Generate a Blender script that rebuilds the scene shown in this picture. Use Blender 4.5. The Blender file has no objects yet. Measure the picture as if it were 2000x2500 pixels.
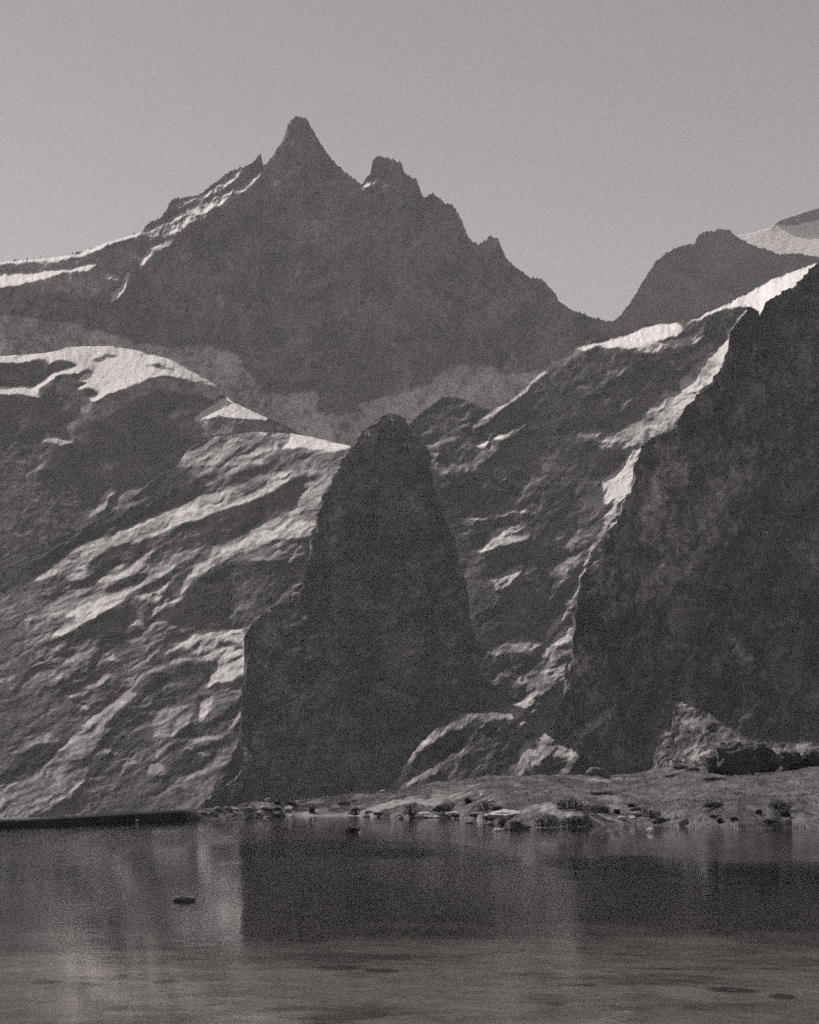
import bpy, bmesh, math, random
import numpy as np
from mathutils import Vector, Matrix, noise as mnoise

C = bpy.context.scene.collection
sc = bpy.context.scene

# ------------------------------------------------------------------ camera, sky, sun, exposure
F_PX, HZ, CAM_Z = 4900.0, 1908.0, 3.0
PITCH = math.atan((HZ - 1250.0) / F_PX)
cd = bpy.data.cameras.new('camera'); cam = bpy.data.objects.new('camera', cd); C.objects.link(cam)
cam.location = (0, 0, CAM_Z); cam.rotation_euler = (math.pi / 2 + PITCH, 0, 0)
cd.sensor_fit = 'VERTICAL'; cd.sensor_height = 24.0; cd.lens = F_PX / 2500.0 * 24.0
cd.clip_start = 0.5; cd.clip_end = 90000.0
sc.camera = cam

SUN_EL, SUN_AZ = math.radians(44.0), math.radians(-56.0)     # azimuth from +Y towards +X: behind the range, to the left
sun_dir = Vector((math.sin(SUN_AZ) * math.cos(SUN_EL), math.cos(SUN_AZ) * math.cos(SUN_EL), math.sin(SUN_EL)))
ld = bpy.data.lights.new('sun', 'SUN'); ld.energy = 4.0; ld.angle = math.radians(0.5); ld.color = (1.0, 0.965, 0.95)
so = bpy.data.objects.new('sun', ld); C.objects.link(so); so.rotation_euler = sun_dir.to_track_quat('Z', 'Y').to_euler()

w = bpy.data.worlds.new('World'); sc.world = w; w.use_nodes = True
nt = w.node_tree; nt.nodes.clear()
out = nt.nodes.new('ShaderNodeOutputWorld'); bg = nt.nodes.new('ShaderNodeBackground')
sky = nt.nodes.new('ShaderNodeTexSky'); sky.sky_type = 'NISHITA'; sky.sun_disc = False
sky.sun_elevation = SUN_EL; sky.sun_rotation = SUN_AZ; sky.altitude = 2000; sky.air_density = 1.0; sky.dust_density = 1.0
hs = nt.nodes.new('ShaderNodeRGBToBW')                       # the place as seen on black and white film
mx = nt.nodes.new('ShaderNodeMixRGB'); mx.blend_type = 'MULTIPLY'; mx.inputs[0].default_value = 1.0
mx.inputs[2].default_value = (1.0, 0.945, 0.950, 1)
nt.links.new(sky.outputs[0], hs.inputs[0]); nt.links.new(hs.outputs[0], mx.inputs[1])
nt.links.new(mx.outputs[0], bg.inputs[0]); bg.inputs[1].default_value = 0.10
nt.links.new(bg.outputs[0], out.inputs[0])
sc.view_settings.view_transform = 'Standard'; sc.view_settings.look = 'None'
sc.view_settings.exposure = 0.35; sc.view_settings.gamma = 1.0; sc.view_settings.use_curve_mapping = False
sc.cycles.use_denoising = False
sc.cycles.use_adaptive_sampling = True; sc.cycles.adaptive_threshold = 0.15; sc.cycles.adaptive_min_samples = 24
sc.cycles.max_bounces = 6; sc.cycles.volume_bounces = 0; sc.cycles.transparent_max_bounces = 12
sc.cycles.sample_clamp_indirect = 3.0

# ------------------------------------------------------------------ maths helpers
rng = np.random.RandomState(11); random.seed(5)
cp, sp = math.cos(PITCH), math.sin(PITCH)
def elev(py):                                                # tangent of elevation seen at picture row py (centre column)
    b = (1250.0 - py) / F_PX
    return (sp + b * cp) / (cp - b * sp)
def world(px, py, Y):
    a = (px - 1000.0) / F_PX; b = (1250.0 - py) / F_PX
    dy = cp - b * sp
    return np.stack([Y * a / dy, Y + 0 * a, CAM_Z + Y * (sp + b * cp) / dy], -1)
def sstep(a, b, x):
    t = np.clip((x - a) / (b - a), 0, 1); return t * t * (3 - 2 * t)
_perm = np.random.RandomState(3).permutation(65536)
def perlin(x, y, seed=0):
    xi = np.floor(x).astype(np.int64); yi = np.floor(y).astype(np.int64)
    xf = x - xi; yf = y - yi
    def g(ix, iy):
        h = _perm[(_perm[(ix + seed * 131) & 65535] + iy) & 65535]
        a = h * (2 * math.pi / 65536.0); return np.cos(a), np.sin(a)
    u = xf * xf * xf * (xf * (xf * 6 - 15) + 10); v = yf * yf * yf * (yf * (yf * 6 - 15) + 10)
    g00 = g(xi, yi); g10 = g(xi + 1, yi); g01 = g(xi, yi + 1); g11 = g(xi + 1, yi + 1)
    n00 = g00[0] * xf + g00[1] * yf; n10 = g10[0] * (xf - 1) + g10[1] * yf
    n01 = g01[0] * xf + g01[1] * (yf - 1); n11 = g11[0] * (xf - 1) + g11[1] * (yf - 1)
    return (n00 * (1 - u) + n10 * u) * (1 - v) + (n01 * (1 - u) + n11 * u) * v * 1.0
def fbm(x, y, wl, octs, seed=0, gain=0.5, ridged=False):
    s = 0; a = 1.0; f = 1.0 / wl; tot = 0
    for o in range(octs):
        n = perlin(x * f, y * f, seed + o * 7)
        if ridged: n = 0.5 - np.abs(n) * 1.4
        s = s + a * n; tot += a; a *= gain; f *= 2.03
    return s / tot
def blur2(m, s, axes=(0, 1)):
    if s <= 0: return m
    for ax in axes:
        r = max(1, int(s * 3)); k = np.exp(-0.5 * (np.arange(-r, r + 1) / s) ** 2); k /= k.sum()
        n = m.shape[ax]; pad = [(0, 0)] * m.ndim; pad[ax] = (r, r)
        mp = np.pad(m, pad, mode='edge')
        L = n + 2 * r; fk = np.fft.rfft(k, L + 2 * r); fm = np.fft.rfft(mp, L + 2 * r, axis=ax)
        sh = [1] * m.ndim; sh[ax] = -1
        c = np.fft.irfft(fm * fk.reshape(sh), L + 2 * r, axis=ax)
        sl = [slice(None)] * m.ndim; sl[ax] = slice(2 * r, 2 * r + n); m = c[tuple(sl)]
    return m

# relief / ground tone maps of the slopes (sunlit and shaded tone worked in), 2 px per cell
MX0, MY0, MS = -400, 100, 2.0
MW, MH = 1400, 1080
gx = MX0 + MS * (np.arange(MW)); gy = MY0 + MS * (np.arange(MH))
GX, GY = np.meshgrid(gx, gy)
def poly_mask(pts, mg=4):
    P = np.array(pts, float); x0, y0 = P.min(0) - mg; x1, y1 = P.max(0) + mg
    i0 = max(0, int((x0 - MX0) / MS)); i1 = min(MW, int((x1 - MX0) / MS) + 2)
    j0 = max(0, int((y0 - MY0) / MS)); j1 = min(MH, int((y1 - MY0) / MS) + 2)
    X = GX[j0:j1, i0:i1]; Y = GY[j0:j1, i0:i1]; ins = np.zeros(X.shape, bool)
    for k in range(len(P)):
        xa, ya = P[k - 1]; xb, yb = P[k]
        if ya == yb: continue
        c = ((ya > Y) != (yb > Y)) & (X < (xb - xa) * (Y - ya) / (yb - ya) + xa); ins ^= c
    return ins.astype(float), (slice(j0, j1), slice(i0, i1))
def stroke_mask(pts, wd):
    P = np.array(pts, float); n = len(P) - 1
    x0, y0 = P.min(0) - 2 * wd - 8; x1, y1 = P.max(0) + 2 * wd + 8
    i0 = max(0, int((x0 - MX0) / MS)); i1 = min(MW, int((x1 - MX0) / MS) + 2)
    j0 = max(0, int((y0 - MY0) / MS)); j1 = min(MH, int((y1 - MY0) / MS) + 2)
    X = GX[j0:j1, i0:i1]; Y = GY[j0:j1, i0:i1]; best = np.zeros(X.shape)
    for k in range(n):
        a, b = P[k], P[k + 1]; d = b - a; L2 = (d ** 2).sum() + 1e-9
        t = np.clip(((X - a[0]) * d[0] + (Y - a[1]) * d[1]) / L2, 0, 1)
        dist = np.hypot(X - a[0] - t * d[0], Y - a[1] - t * d[1])
        s = (k + t) / n; wl = wd * (0.35 + 0.65 * np.sin(np.pi * np.clip(s * 0.86 + 0.07, 0, 1)))
        best = np.maximum(best, np.clip(1.25 - dist / wl, 0, 1))
    return best, (slice(j0, j1), slice(i0, i1))
def tr(ox, oy, k, pts): return [(ox + x * k, oy + y * k) for x, y in pts]
K5, K10 = 500 / 1725.0, 1000 / 1725.0
ZA = lambda p: tr(40, 820, K5, p)
ZB = lambda p: tr(440, 950, K5, p)
ZC = lambda p: tr(40, 1300, K5, p)
ZD = lambda p: tr(300, 1450, K5, p)
ZE = lambda p: tr(900, 900, K5, p)
ZF = lambda p: tr(1100, 1200, K5, p)
ZG = lambda p: tr(1000, 1550, K5, p)
ZH = lambda p: tr(1450, 1550, K5, p)
Z1 = lambda p: tr(0, 200, K10, p)
Z2 = lambda p: tr(1000, 400, K10, p)
Z3 = lambda p: tr(0, 1500, K10, p)

class Map:
    """slope openness L (0 steep .. 1 bench open to the sun) and ground reflectance A, sunlit and shaded tone worked in, over a mountainside"""
    def __init__(s, L, A, ang=30, seed=0):
        s.L = np.full((MH, MW), float(L)); s.A = np.full((MH, MW), float(A)); s.seed = seed
        c, q = math.cos(math.radians(ang)), math.sin(math.radians(ang))
        s.u = GX * c - GY * q; s.v = GX * q + GY * c           # u runs along the grain (down to the left)
        wx = fbm(GX, GY, 34, 5, seed + 50, gain=0.65) * 26; wy = fbm(GX, GY, 34, 5, seed + 90, gain=0.65) * 26
        s.wx, s.wy = wx, wy
        s.n = fbm(s.u * 0.33 + wx * .3, s.v + wy * .3, 22, 4, seed + 20)
        e_ = fbm(s.u * 0.4 + wx * .2, s.v + wy * .2, 7, 2, seed + 25)
        s.n = s.n / (s.n.std() + 1e-9) * 0.85 + e_ / e_.std() * 0.5
    def lay(s, ms, L, A, blur=2.0, rag=0.25, k=2.2):
        bias = 0.3 if rag > 0.8 else 0.0
        m, w_ = ms
        m = blur2(m, blur / MS)
        if rag: m = np.clip((m - 0.5) * k + 0.5 + bias + s.n[w_] * rag * np.where((m > 0.03), 1, 0), 0, 1) * np.where(m > 0.03, 1, 0)
        if L is not None: s.L[w_] = s.L[w_] * (1 - m) + L * m
        if A is not None: s.A[w_] = s.A[w_] * (1 - m) + A * m
    def p(s, pts, L, A, blur=3.0, rag=0.25, k=2.2): s.lay(poly_mask(pts, 3 * blur + 6), L, A, blur, rag, k)
    def s_(s, pts, wd, L, A, blur=1.0, rag=0.3, k=1.6): s.lay(stroke_mask(pts, wd), L, A, blur, rag, k)
    def break_up(s, amp=0.35, fleck=0.0, ang=30, stretch=3.0, aamp=0.4):
        """joints, ledges and rubble: the open and the steep ground are mixed at every scale along the grain of the rock"""
        c, q = math.cos(math.radians(ang)), math.sin(math.radians(ang)); u = (GX * c - GY * q) / stretch; v = GX * q + GY * c
        w1 = fbm(GX, GY, 70, 4, s.seed + 500) * 40
        e_ = fbm(u * 2 + w1 * .3, v + w1 * .5, 6.5, 2, s.seed + 540); e_ /= e_.std()
        a = fbm(u + w1 * .3, v + w1, 26, 5, s.seed + 510, gain=0.72); a /= a.std()
        b = fbm(u * 1.5 + w1 * .3, v + w1 * .7, 12, 4, s.seed + 520, gain=0.75); b /= b.std()
        zone = sstep(-0.6, 0.8, fbm(GX, GY, 160, 3, s.seed + 530) * 4)
        soft = 1 - sstep(0.5, 0.68, s.A) * 0.85
        g_ = fbm(u * 1.2 + w1 * .5, v + w1, 85, 3, s.seed + 550); g_ /= g_.std()
        f = sstep(1.0, 2.2, 0.6 * a + 0.8 * b) * fleck * zone
        b = b * 0.8 + e_ * 0.6
        s.L = np.clip(s.L * (1 + amp * b * soft) + amp * 0.5 * a * s.L * soft + f, 0, 1)
        s.A = np.where(soft > 0.3, np.clip(s.A * np.clip(1 + aamp * (0.5 * a + 0.5 * b + 0.45 * g_), 0.35, 2.2) + 0.12 * f, 0.03, 0.62), s.A)
        s.A = blur2(s.A, 0.35)
    def streaks(s, amp=0.3):
        """dark water streaks and paler clean rock down a steep face"""
        n = fbm(GX + fbm(GX, GY, 60, 3, 7) * 8, GY * 0.09, 12, 4, s.seed + 600, gain=0.7); n /= n.std()
        s.A = s.A * np.clip(1 + amp * n, 0.5, 1.8)
    def get(s, arr, px, py):
        fx = np.clip((px - MX0) / MS, 0, MW - 1.001); fy = np.clip((py - MY0) / MS, 0, MH - 1.001)
        i = fx.astype(int); j = fy.astype(int); a = fx - i; b = fy - j
        return (arr[j, i] * (1 - a) + arr[j, i + 1] * a) * (1 - b) + (arr[j + 1, i] * (1 - a) + arr[j + 1, i + 1] * a) * b

SNOW, ICE, SLAB, SCREE, ROCK, DARK = 0.80, 0.45, 0.34, 0.24, 0.13, 0.075

# ------------------------------------------------------------------ materials
TINT = (1.0, 0.945, 0.93)
def nodes(name):
    m = bpy.data.materials.new(name); m.use_nodes = True; n = m.node_tree; n.nodes.clear(); return m, n
def slope_material(name, grain=0.02, bump=1.0):
    m, n = nodes(name); N = n.nodes.new; L = n.links.new
    o = N('ShaderNodeOutputMaterial'); b = N('ShaderNodeBsdfPrincipled'); b.inputs['Roughness'].default_value = 0.9
    b.inputs['Specular IOR Level'].default_value = 0.15
    at = N('ShaderNodeAttribute'); at.attribute_name = 'cover'
    geo = N('ShaderNodeNewGeometry')
    n1 = N('ShaderNodeTexNoise'); n1.inputs['Scale'].default_value = grain; n1.inputs['Detail'].default_value = 8; n1.inputs['Roughness'].default_value = 0.68
    n2 = N('ShaderNodeTexNoise'); n2.inputs['Scale'].default_value = grain * 6; n2.inputs['Detail'].default_value = 5; n2.inputs['Roughness'].default_value = 0.7
    L(geo.outputs['Position'], n1.inputs['Vector']); L(geo.outputs['Position'], n2.inputs['Vector'])
    mr = N('ShaderNodeMapRange'); mr.inputs[1].default_value = 0.3; mr.inputs[2].default_value = 0.7; mr.inputs[3].default_value = 0.55; mr.inputs[4].default_value = 1.5
    L(n1.outputs[0], mr.inputs[0])
    mr2 = N('ShaderNodeMapRange'); mr2.inputs[1].default_value = 0.3; mr2.inputs[2].default_value = 0.7; mr2.inputs[3].default_value = 0.65; mr2.inputs[4].default_value = 1.35
    L(n2.outputs[0], mr2.inputs[0])
    mm = N('ShaderNodeMath'); mm.operation = 'MULTIPLY'; L(mr.outputs[0], mm.inputs[0]); L(mr2.outputs[0], mm.inputs[1])
    # snow keeps an even tone: the rock's mottling fades out as the cover turns to snow
    fd = N('ShaderNodeMapRange'); fd.inputs[1].default_value = 0.35; fd.inputs[2].default_value = 0.7; L(at.outputs['Fac'], fd.inputs[0])
    mi = N('ShaderNodeMix'); mi.data_type = 'FLOAT'; L(fd.outputs[0], mi.inputs[0]); L(mm.outputs[0], mi.inputs[2]); mi.inputs[3].default_value = 1.0
    al = N('ShaderNodeMath'); al.operation = 'MULTIPLY'; L(at.outputs['Fac'], al.inputs[0]); L(mi.outputs[0], al.inputs[1])
    mn = N('ShaderNodeMath'); mn.operation = 'MINIMUM'; L(al.outputs[0], mn.inputs[0]); mn.inputs[1].default_value = 0.86
    cm = N('ShaderNodeVectorMath'); cm.operation = 'SCALE'; cm.inputs[0].default_value = TINT; L(mn.outputs[0], cm.inputs['Scale'])
    L(cm.outputs[0], b.inputs['Base Color'])
    bp = N('ShaderNodeBump'); bp.inputs['Strength'].default_value = 0.9; bp.inputs['Distance'].default_value = bump / grain * 0.10
    L(n2.outputs[0], bp.inputs['Height']); L(bp.outputs[0], b.inputs['Normal'])
    L(b.outputs[0], o.inputs[0]); return m
def rock_material(name, a0, a1, scale):
    m, n = nodes(name); N = n.nodes.new; L = n.links.new
    o = N('ShaderNodeOutputMaterial'); b = N('ShaderNodeBsdfPrincipled'); b.inputs['Roughness'].default_value = 0.85
    tc = N('ShaderNodeTexCoord'); n1 = N('ShaderNodeTexNoise'); n1.inputs['Scale'].default_value = scale; n1.inputs['Detail'].default_value = 7; n1.inputs['Roughness'].default_value = 0.7
    L(tc.outputs['Object'], n1.inputs['Vector'])
    r = N('ShaderNodeValToRGB'); r.color_ramp.elements[0].position = 0.35; r.color_ramp.elements[1].position = 0.65
    r.color_ramp.elements[0].color = tuple(a0 * t for t in TINT) + (1,); r.color_ramp.elements[1].color = tuple(a1 * t for t in TINT) + (1,)
    L(n1.outputs[0], r.inputs[0]); L(r.outputs[0], b.inputs['Base Color'])
    bp = N('ShaderNodeBump'); bp.inputs['Strength'].default_value = 0.7; bp.inputs['Distance'].default_value = 0.25 / scale
    L(n1.outputs[0], bp.inputs['Height']); L(bp.outputs[0], b.inputs['Normal']); L(b.outputs[0], o.inputs[0]); return m

# ------------------------------------------------------------------ mesh helpers
def grid_mesh(name, V, mat, cover=None, smooth=True):
    R, Cc, _ = V.shape
    me = bpy.data.meshes.new(name); me.vertices.add(R * Cc); me.vertices.foreach_set('co', V.reshape(-1).astype(np.float32))
    idx = np.arange(R * Cc).reshape(R, Cc)
    q = np.stack([idx[1:, :-1], idx[1:, 1:], idx[:-1, 1:], idx[:-1, :-1]], -1).reshape(-1)   # row 0 is the top
    nf = (R - 1) * (Cc - 1)
    me.loops.add(nf * 4); me.loops.foreach_set('vertex_index', q.astype(np.int32))
    me.polygons.add(nf); me.polygons.foreach_set('loop_start', np.arange(0, nf * 4, 4, dtype=np.int32))
    me.update(calc_edges=True)
    if smooth: me.polygons.foreach_set('use_smooth', np.ones(nf, bool))
    if cover is not None:
        at = me.attributes.new('cover', 'FLOAT', 'POINT'); at.data.foreach_set('value', cover.reshape(-1).astype(np.float32))
    me.materials.append(mat); ob = bpy.data.objects.new(name, me); C.objects.link(ob); return ob
def tag(o, label=None, cat=None, group=None, kind=None):
    if label: o['label'] = label
    if cat: o['category'] = cat
    if group: o['group'] = group
    if kind: o['kind'] = kind
    return o

def relief_field(mp, tmin, tmax, tm, gain=1.0, k0=500.0, ax=0.55):
    """depth of the surface (log of distance) whose benches open and whose walls turn away as the map asks: least-squares integration"""
    e = elev(GY); L = mp.L
    ts = 1.0 / (1.0 / tmax + (1.0 / tmin - 1.0 / tmax) * L)
    gyv = -(1.0 / np.maximum(ts - e, 0.15) - 1.0 / max(tm, 0.5)) / F_PX * gain
    gxv = (0.45 - 1.05 * L) / F_PX * gain
    gxv = gxv - gxv.mean(); gyv = gyv - gyv.mean()
    pd = 200
    gx2 = np.pad(gxv, pd, mode='reflect'); gy2 = np.pad(gyv, pd, mode='reflect')
    ky = np.fft.fftfreq(gx2.shape[0], MS)[:, None] * 2 * np.pi; kx = np.fft.rfftfreq(gx2.shape[1], MS)[None] * 2 * np.pi
    num = -1j * (ax * kx * np.fft.rfft2(gx2) + ky * np.fft.rfft2(gy2)); den = ax * kx ** 2 + ky ** 2 + (2 * np.pi / k0) ** 2 * 0.6
    z = np.fft.irfft2(num / den, s=gx2.shape)
    return z[pd:-pd, pd:-pd]

def mountain(name, ridge, dist, base, mp, mat, label, jag=3.0, jwl=26, grain_ang=90, stretch=2.5, rough=1.0, tmin=0.45, tmax=1.9, tm=1.2, gain=1.0,
             side=2.0, step=2.3, seed=0, back=1.1, hp=70, lift=0.0):
    """one mountainside: a real slope falling from its crest towards the lake, with a back side falling away behind the crest"""
    R = np.array(ridge, float); x0, x1 = R[0, 0], R[-1, 0]
    xs = np.arange(x0, x1 + step, step); rp = np.interp(xs, R[:, 0], R[:, 1])
    rp = rp + jag * (fbm(xs, xs * 0 + 7.3, jwl, 5, seed + 300, gain=0.7) * 3.0)
    if jag > 1.4: rp = rp - jag * np.clip(fbm(xs, xs * 0 + 3.1, 11, 3, seed + 320, gain=0.7, ridged=True) - 0.22, 0, 1) * 11
    D = np.array(dist, float); Yr = np.interp(xs, D[:, 0], D[:, 1])
    nrow = int((base - rp.min()) / step) + 2
    t = np.linspace(0, 1, nrow)[:, None]
    py = rp[None, :] + t * (base - rp[None, :]); px = np.repeat(xs[None, :], nrow, 0)
    wx = mp.get(mp.wx, px, py) * 0.45; wy = mp.get(mp.wy, px, py) * 0.45
    A = mp.get(mp.A, px + wx, py + wy)
    z = mp.get(relief_field(mp, tmin, tmax, tm, gain), px + wx, py + wy)
    # log distance falls as the slope comes down towards the lake; measured from the layer's highest row
    tab = np.arange(0, 2300, 2.0); et = elev(tab); inc = np.gradient(et) / np.maximum(tm - et, 0.15); lt = np.cumsum(inc)
    l0 = np.interp(py, tab, lt) - np.interp(rp.min(), tab, lt)
    Y = Yr[None, :] * np.exp(l0 + z)
    # gullies, ribs and ledges
    c, q = math.cos(math.radians(grain_ang)), math.sin(math.radians(grain_ang))
    u = px * c - py * q; v = px * q + py * c
    us = u / stretch
    wa = fbm(px, py, 90, 3, seed + 400) * 60
    r1 = fbm(us + wa * .4, v + wa, 120, 3, seed + 1, ridged=True) * 20
    r2 = fbm(us * 1.1 + wa * .3, v + wa * .3, 34, 5, seed + 5, gain=0.65, ridged=True) * 8
    r3 = fbm(px + 31, py, 13, 3, seed + 9, gain=0.7) * 4.2
    r4 = fbm(us * 1.3 + 9, v, 9, 3, seed + 13, gain=0.7, ridged=True) * 2.6
    soft = sstep(0.5, 0.72, A)                             # snow lies smooth
    rel = (r1 + r2 * (1 - 0.8 * soft) + (r3 + r4) * (1 - 0.85 * soft)) * rough; rel = rel - rel.mean()
    edge = sstep(0, 26, (py - rp[None, :]))
    Y = Y - rel * (0.4 + 0.6 * edge) * Y / F_PX
    pxw = px + side * 2.2 * fbm(px * 0.6, py, 46, 5, seed + 620, gain=0.68) * sstep(0, 30, 2060 - py)
    front = world(pxw, py, Y)
    # back side
    nb = 14; top = front[0]; bk = []
    for i in range(nb, 0, -1):
        d = (i / nb) ** 1.6 * top[:, 1] * 0.16
        off = fbm(xs, xs * 0 + i * 9.0, 60, 3, seed + 77) * d * 0.3
        bk.append(np.stack([top[:, 0], top[:, 1] + d, top[:, 2] - d * back + off], -1))
    V = np.concatenate([np.array(bk), front], 0)
    A = np.concatenate([np.repeat(A[:1], nb, 0), A], 0)
    ob = grid_mesh(name, V, mat, A)
    return tag(ob, label=label, kind='structure')

# ================================================================== THE MOUNTAINS
# ---- the far massif with the pointed summit
ridge1 = [(-260, 660), (-60, 648)] + Z1([(105, 748), (245, 740), (340, 720), (420, 690), (500, 662), (600, 632), (620, 605), (680, 570), (730, 495), (770, 490), (850, 470),
    (900, 430), (960, 385), (1020, 360), (1070, 335), (1098, 303), (1110, 355), (1125, 345), (1165, 290), (1195, 250), (1215, 180), (1240, 150), (1285, 150), (1305, 185), (1350, 260),
    (1400, 330), (1460, 385), (1525, 435), (1538, 420), (1562, 390), (1570, 340), (1585, 312), (1640, 325), (1690, 345), (1705, 385)]) + \
    Z2([(0, 50), (30, 70), (60, 145), (100, 125), (150, 170), (180, 175), (210, 220), (250, 320), (290, 345), (345, 305), (375, 320), (405, 400), (450, 440), (510, 480), (560, 490),
    (600, 530), (630, 580), (690, 620), (760, 645), (820, 662)]) + [(1540, 800), (1640, 860), (1700, 930)]
m1 = Map(0.02, 0.12, ang=38, seed=1)
m1.p([(-400, 770), (60, 772), (180, 790), (330, 835), (420, 850), (480, 838), (580, 862), (600, 900), (640, 955), (700, 965), (770, 955), (790, 985), (760, 1000), (800, 1015), (880, 985), (1000, 957),
      (1060, 920), (1116, 893), (1197, 887), (1232, 916), (1325, 904), (1406, 852), (1500, 830), (1700, 1300), (-400, 1300)], 0.34, 0.44, 5, 0.2)
m1.p([(765, 977), (800, 965), (860, 975), (890, 1000), (850, 1012), (790, 1008)], 0.05, 0.12, 5)
m1.p([(-400, 600), (60, 640), (200, 630), (330, 590), (350, 600), (280, 700), (200, 740), (100, 755), (-400, 790)], 0.15, 0.20, 6)
m1.p(Z1([(105, 900), (250, 880), (420, 930), (400, 1000), (200, 1010), (105, 980)]), 0.0, 0.12, 6)
m1.p(Z1([(625, 655), (640, 610), (720, 580), (790, 535), (860, 515), (930, 475), (985, 450), (960, 495), (900, 535), (850, 575), (790, 600), (740, 640), (690, 645)]), 1.0, SNOW, 1.0, 0.85)
m1.p(Z1([(730, 520), (760, 492), (800, 500), (860, 470), (940, 430), (1000, 375), (1020, 385), (950, 440), (880, 480), (800, 515), (750, 530)]), 1.0, SNOW, 1.0, 0.95)
m1.s_(Z1([(960, 500), (1030, 450), (1110, 368)]), 7, 1.0, SNOW, rag=0.6)
m1.s_(Z1([(600, 770), (640, 700), (720, 675)]), 8, 1.0, SNOW, rag=0.45)
m1.p(Z1([(462, 930), (475, 890), (510, 850), (540, 798), (550, 815), (525, 870), (490, 918)]), 1.0, SNOW, 1.5, 0.35)
m1.s_(Z1([(440, 840), (470, 815), (500, 830)]), 6, 1.0, ICE, rag=0.5)
m1.s_([(-260, 662), (-60, 650)] + Z1([(105, 752), (245, 744), (340, 724), (420, 694), (500, 666), (600, 637), (640, 640)]), 7, 1.0, SNOW, rag=0.15)
m1.p([(-400, 690), (-100, 680)] + Z1([(105, 800), (180, 795), (300, 788), (390, 757), (415, 762), (370, 800), (280, 800), (210, 822), (105, 850)]) + [(-100, 720), (-400, 740)], 1.0, SNOW, 2, 0.15)
m1.p(Z1([(1522, 448), (1550, 412), (1585, 425), (1545, 445), (1530, 462)]), 1.0, SNOW, 1.5, 0.2)
for q in ([(1200, 700), (1260, 680), (1330, 668)], [(1310, 560), (1340, 600), (1330, 650)], [(1290, 860), (1350, 850)], [(1280, 1190), (1350, 1140), (1420, 1130)], [(920, 870), (930, 940)],
          [(1450, 950), (1460, 970)], [(1600, 1090), (1660, 1100)], [(590, 1000), (600, 930)]):
    m1.s_(Z1(q), 11, 0.45, 0.26, rag=0.5)  # faint sunlit patches on the face, put in as paler reflectance
mat_far = slope_material('far_rock_and_snow', 0.012)
cv = fbm((GX * 0.78 - GY * 0.62) / 3.0, GX * 0.62 + GY * 0.78, 15, 5, 901, gain=0.75, ridged=True); cz_ = sstep(0.20, 0.30, cv) * sstep(335, 370, GX) * (1 - sstep(610, 650, GX)) * (1 - sstep(600, 640, GY))
m1.A = m1.A * (1 - cz_) + 0.12 * cz_; m1.L = m1.L * (1 - 0.8 * cz_)
m1.break_up(0.5, 0.6, 62, 2.2, 0.42)
mountain('mountain', ridge1, [(-260, 5600), (1700, 6500)], 1180, m1, mat_far,
         'pointed rocky summit massif with a snow streaked left ridge, highest in view', tm=1.7, gain=1.4, jag=2.6, grain_ang=62, stretch=2.2, seed=10, tmin=0.42, tmax=2.1, rough=2.4)

# ---- snow dome far right, and the rounded rock peak in front of it
m2 = Map(0.9, SNOW, ang=20, seed=2)
m2.p([(1884, 549), (1905, 538), (1940, 528), (2200, 420), (2300, 380), (2300, 470), (1945, 548)], 0.05, 0.16, 2)
mountain('snow_dome', [(1690, 690), (1770, 610), (1800, 576), (1840, 569), (1881, 556), (1905, 537), (1932, 530), (2000, 508), (2150, 455), (2300, 430)], [(1690, 8200), (2300, 8000)], 800, m2, mat_far,
         'bright snow dome behind the rounded rock peak at the right edge', jag=1.0, rough=0.3, seed=20, tmin=0.6)
m3 = Map(0.03, 0.12, ang=70, seed=3)
m3.s_(Z2([(1250, 350), (1300, 430), (1280, 480)]), 8, 0.3, 0.2, rag=0.4)
m3.break_up(0.3, 0.2, 60, 2.2, 0.2)
mountain('mountain', [(1440, 860)] + Z2([(860, 665), (885, 640), (920, 600), (965, 530), (1000, 470), (1040, 410), (1080, 380), (1130, 350), (1200, 335), (1215, 305), (1245, 290), (1280, 285), (1310, 275), (1345, 280),
         (1390, 315), (1450, 345), (1520, 370), (1560, 385), (1608, 380)]) + [(2050, 630), (2300, 650)], [(1440, 6700), (2300, 7100)], 950, m3, mat_far,
         'rounded dark rock peak on the right beyond the snow band', tm=1.7, jag=2.2, grain_ang=60, seed=30, tmax=2.1, rough=0.8)

# ---- glacier shelf and broken slopes in the middle right
m4 = Map(0.03, DARK * 1.05, ang=32, seed=4)
m4.p([(990, 1030), (1060, 1100), (1140, 1150), (1300, 1180), (1190, 1250), (1130, 1400), (1120, 1560), (1200, 1600), (1150, 1680), (1080, 1780), (900, 1700), (900, 1100)], 0.0, 0.042, 16, 0.25)  # shade beside the spur, painted in as darker reflectance
m4.p(Z2([(700, 780), (850, 740), (940, 715), (1000, 680), (1130, 668), (1150, 700), (1130, 725), (1050, 745), (1000, 762), (920, 778), (860, 775), (800, 765), (740, 785)]), 1.0, SNOW, 2, 0.22)
m4.p(Z2([(1000, 762), (1150, 735), (1250, 700), (1200, 760), (1080, 780), (1020, 800), (940, 790)]), 0.5, ICE, 3, 0.35)
m4.p(Z2([(1150, 685), (1240, 635), (1340, 590), (1430, 540), (1608, 455), (2200, 250), (2200, 420), (1608, 530), (1560, 560), (1500, 600), (1480, 650), (1440, 600), (1340, 605), (1240, 645)]), 1.0, SNOW, 1.5, 0.12)
m4.p(Z2([(1425, 600), (1490, 660), (1400, 680), (1365, 750), (1340, 830), (1300, 900), (1210, 960), (1140, 975), (1140, 910), (1200, 850), (1280, 790), (1340, 740), (1370, 670)]), 0.95, 0.62, 2, 0.2)
m4.p(Z2([(1080, 830), (1200, 800), (1290, 740), (1270, 790), (1190, 850), (1120, 870)]), 0.3, SCREE, 5, 0.3)
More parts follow.
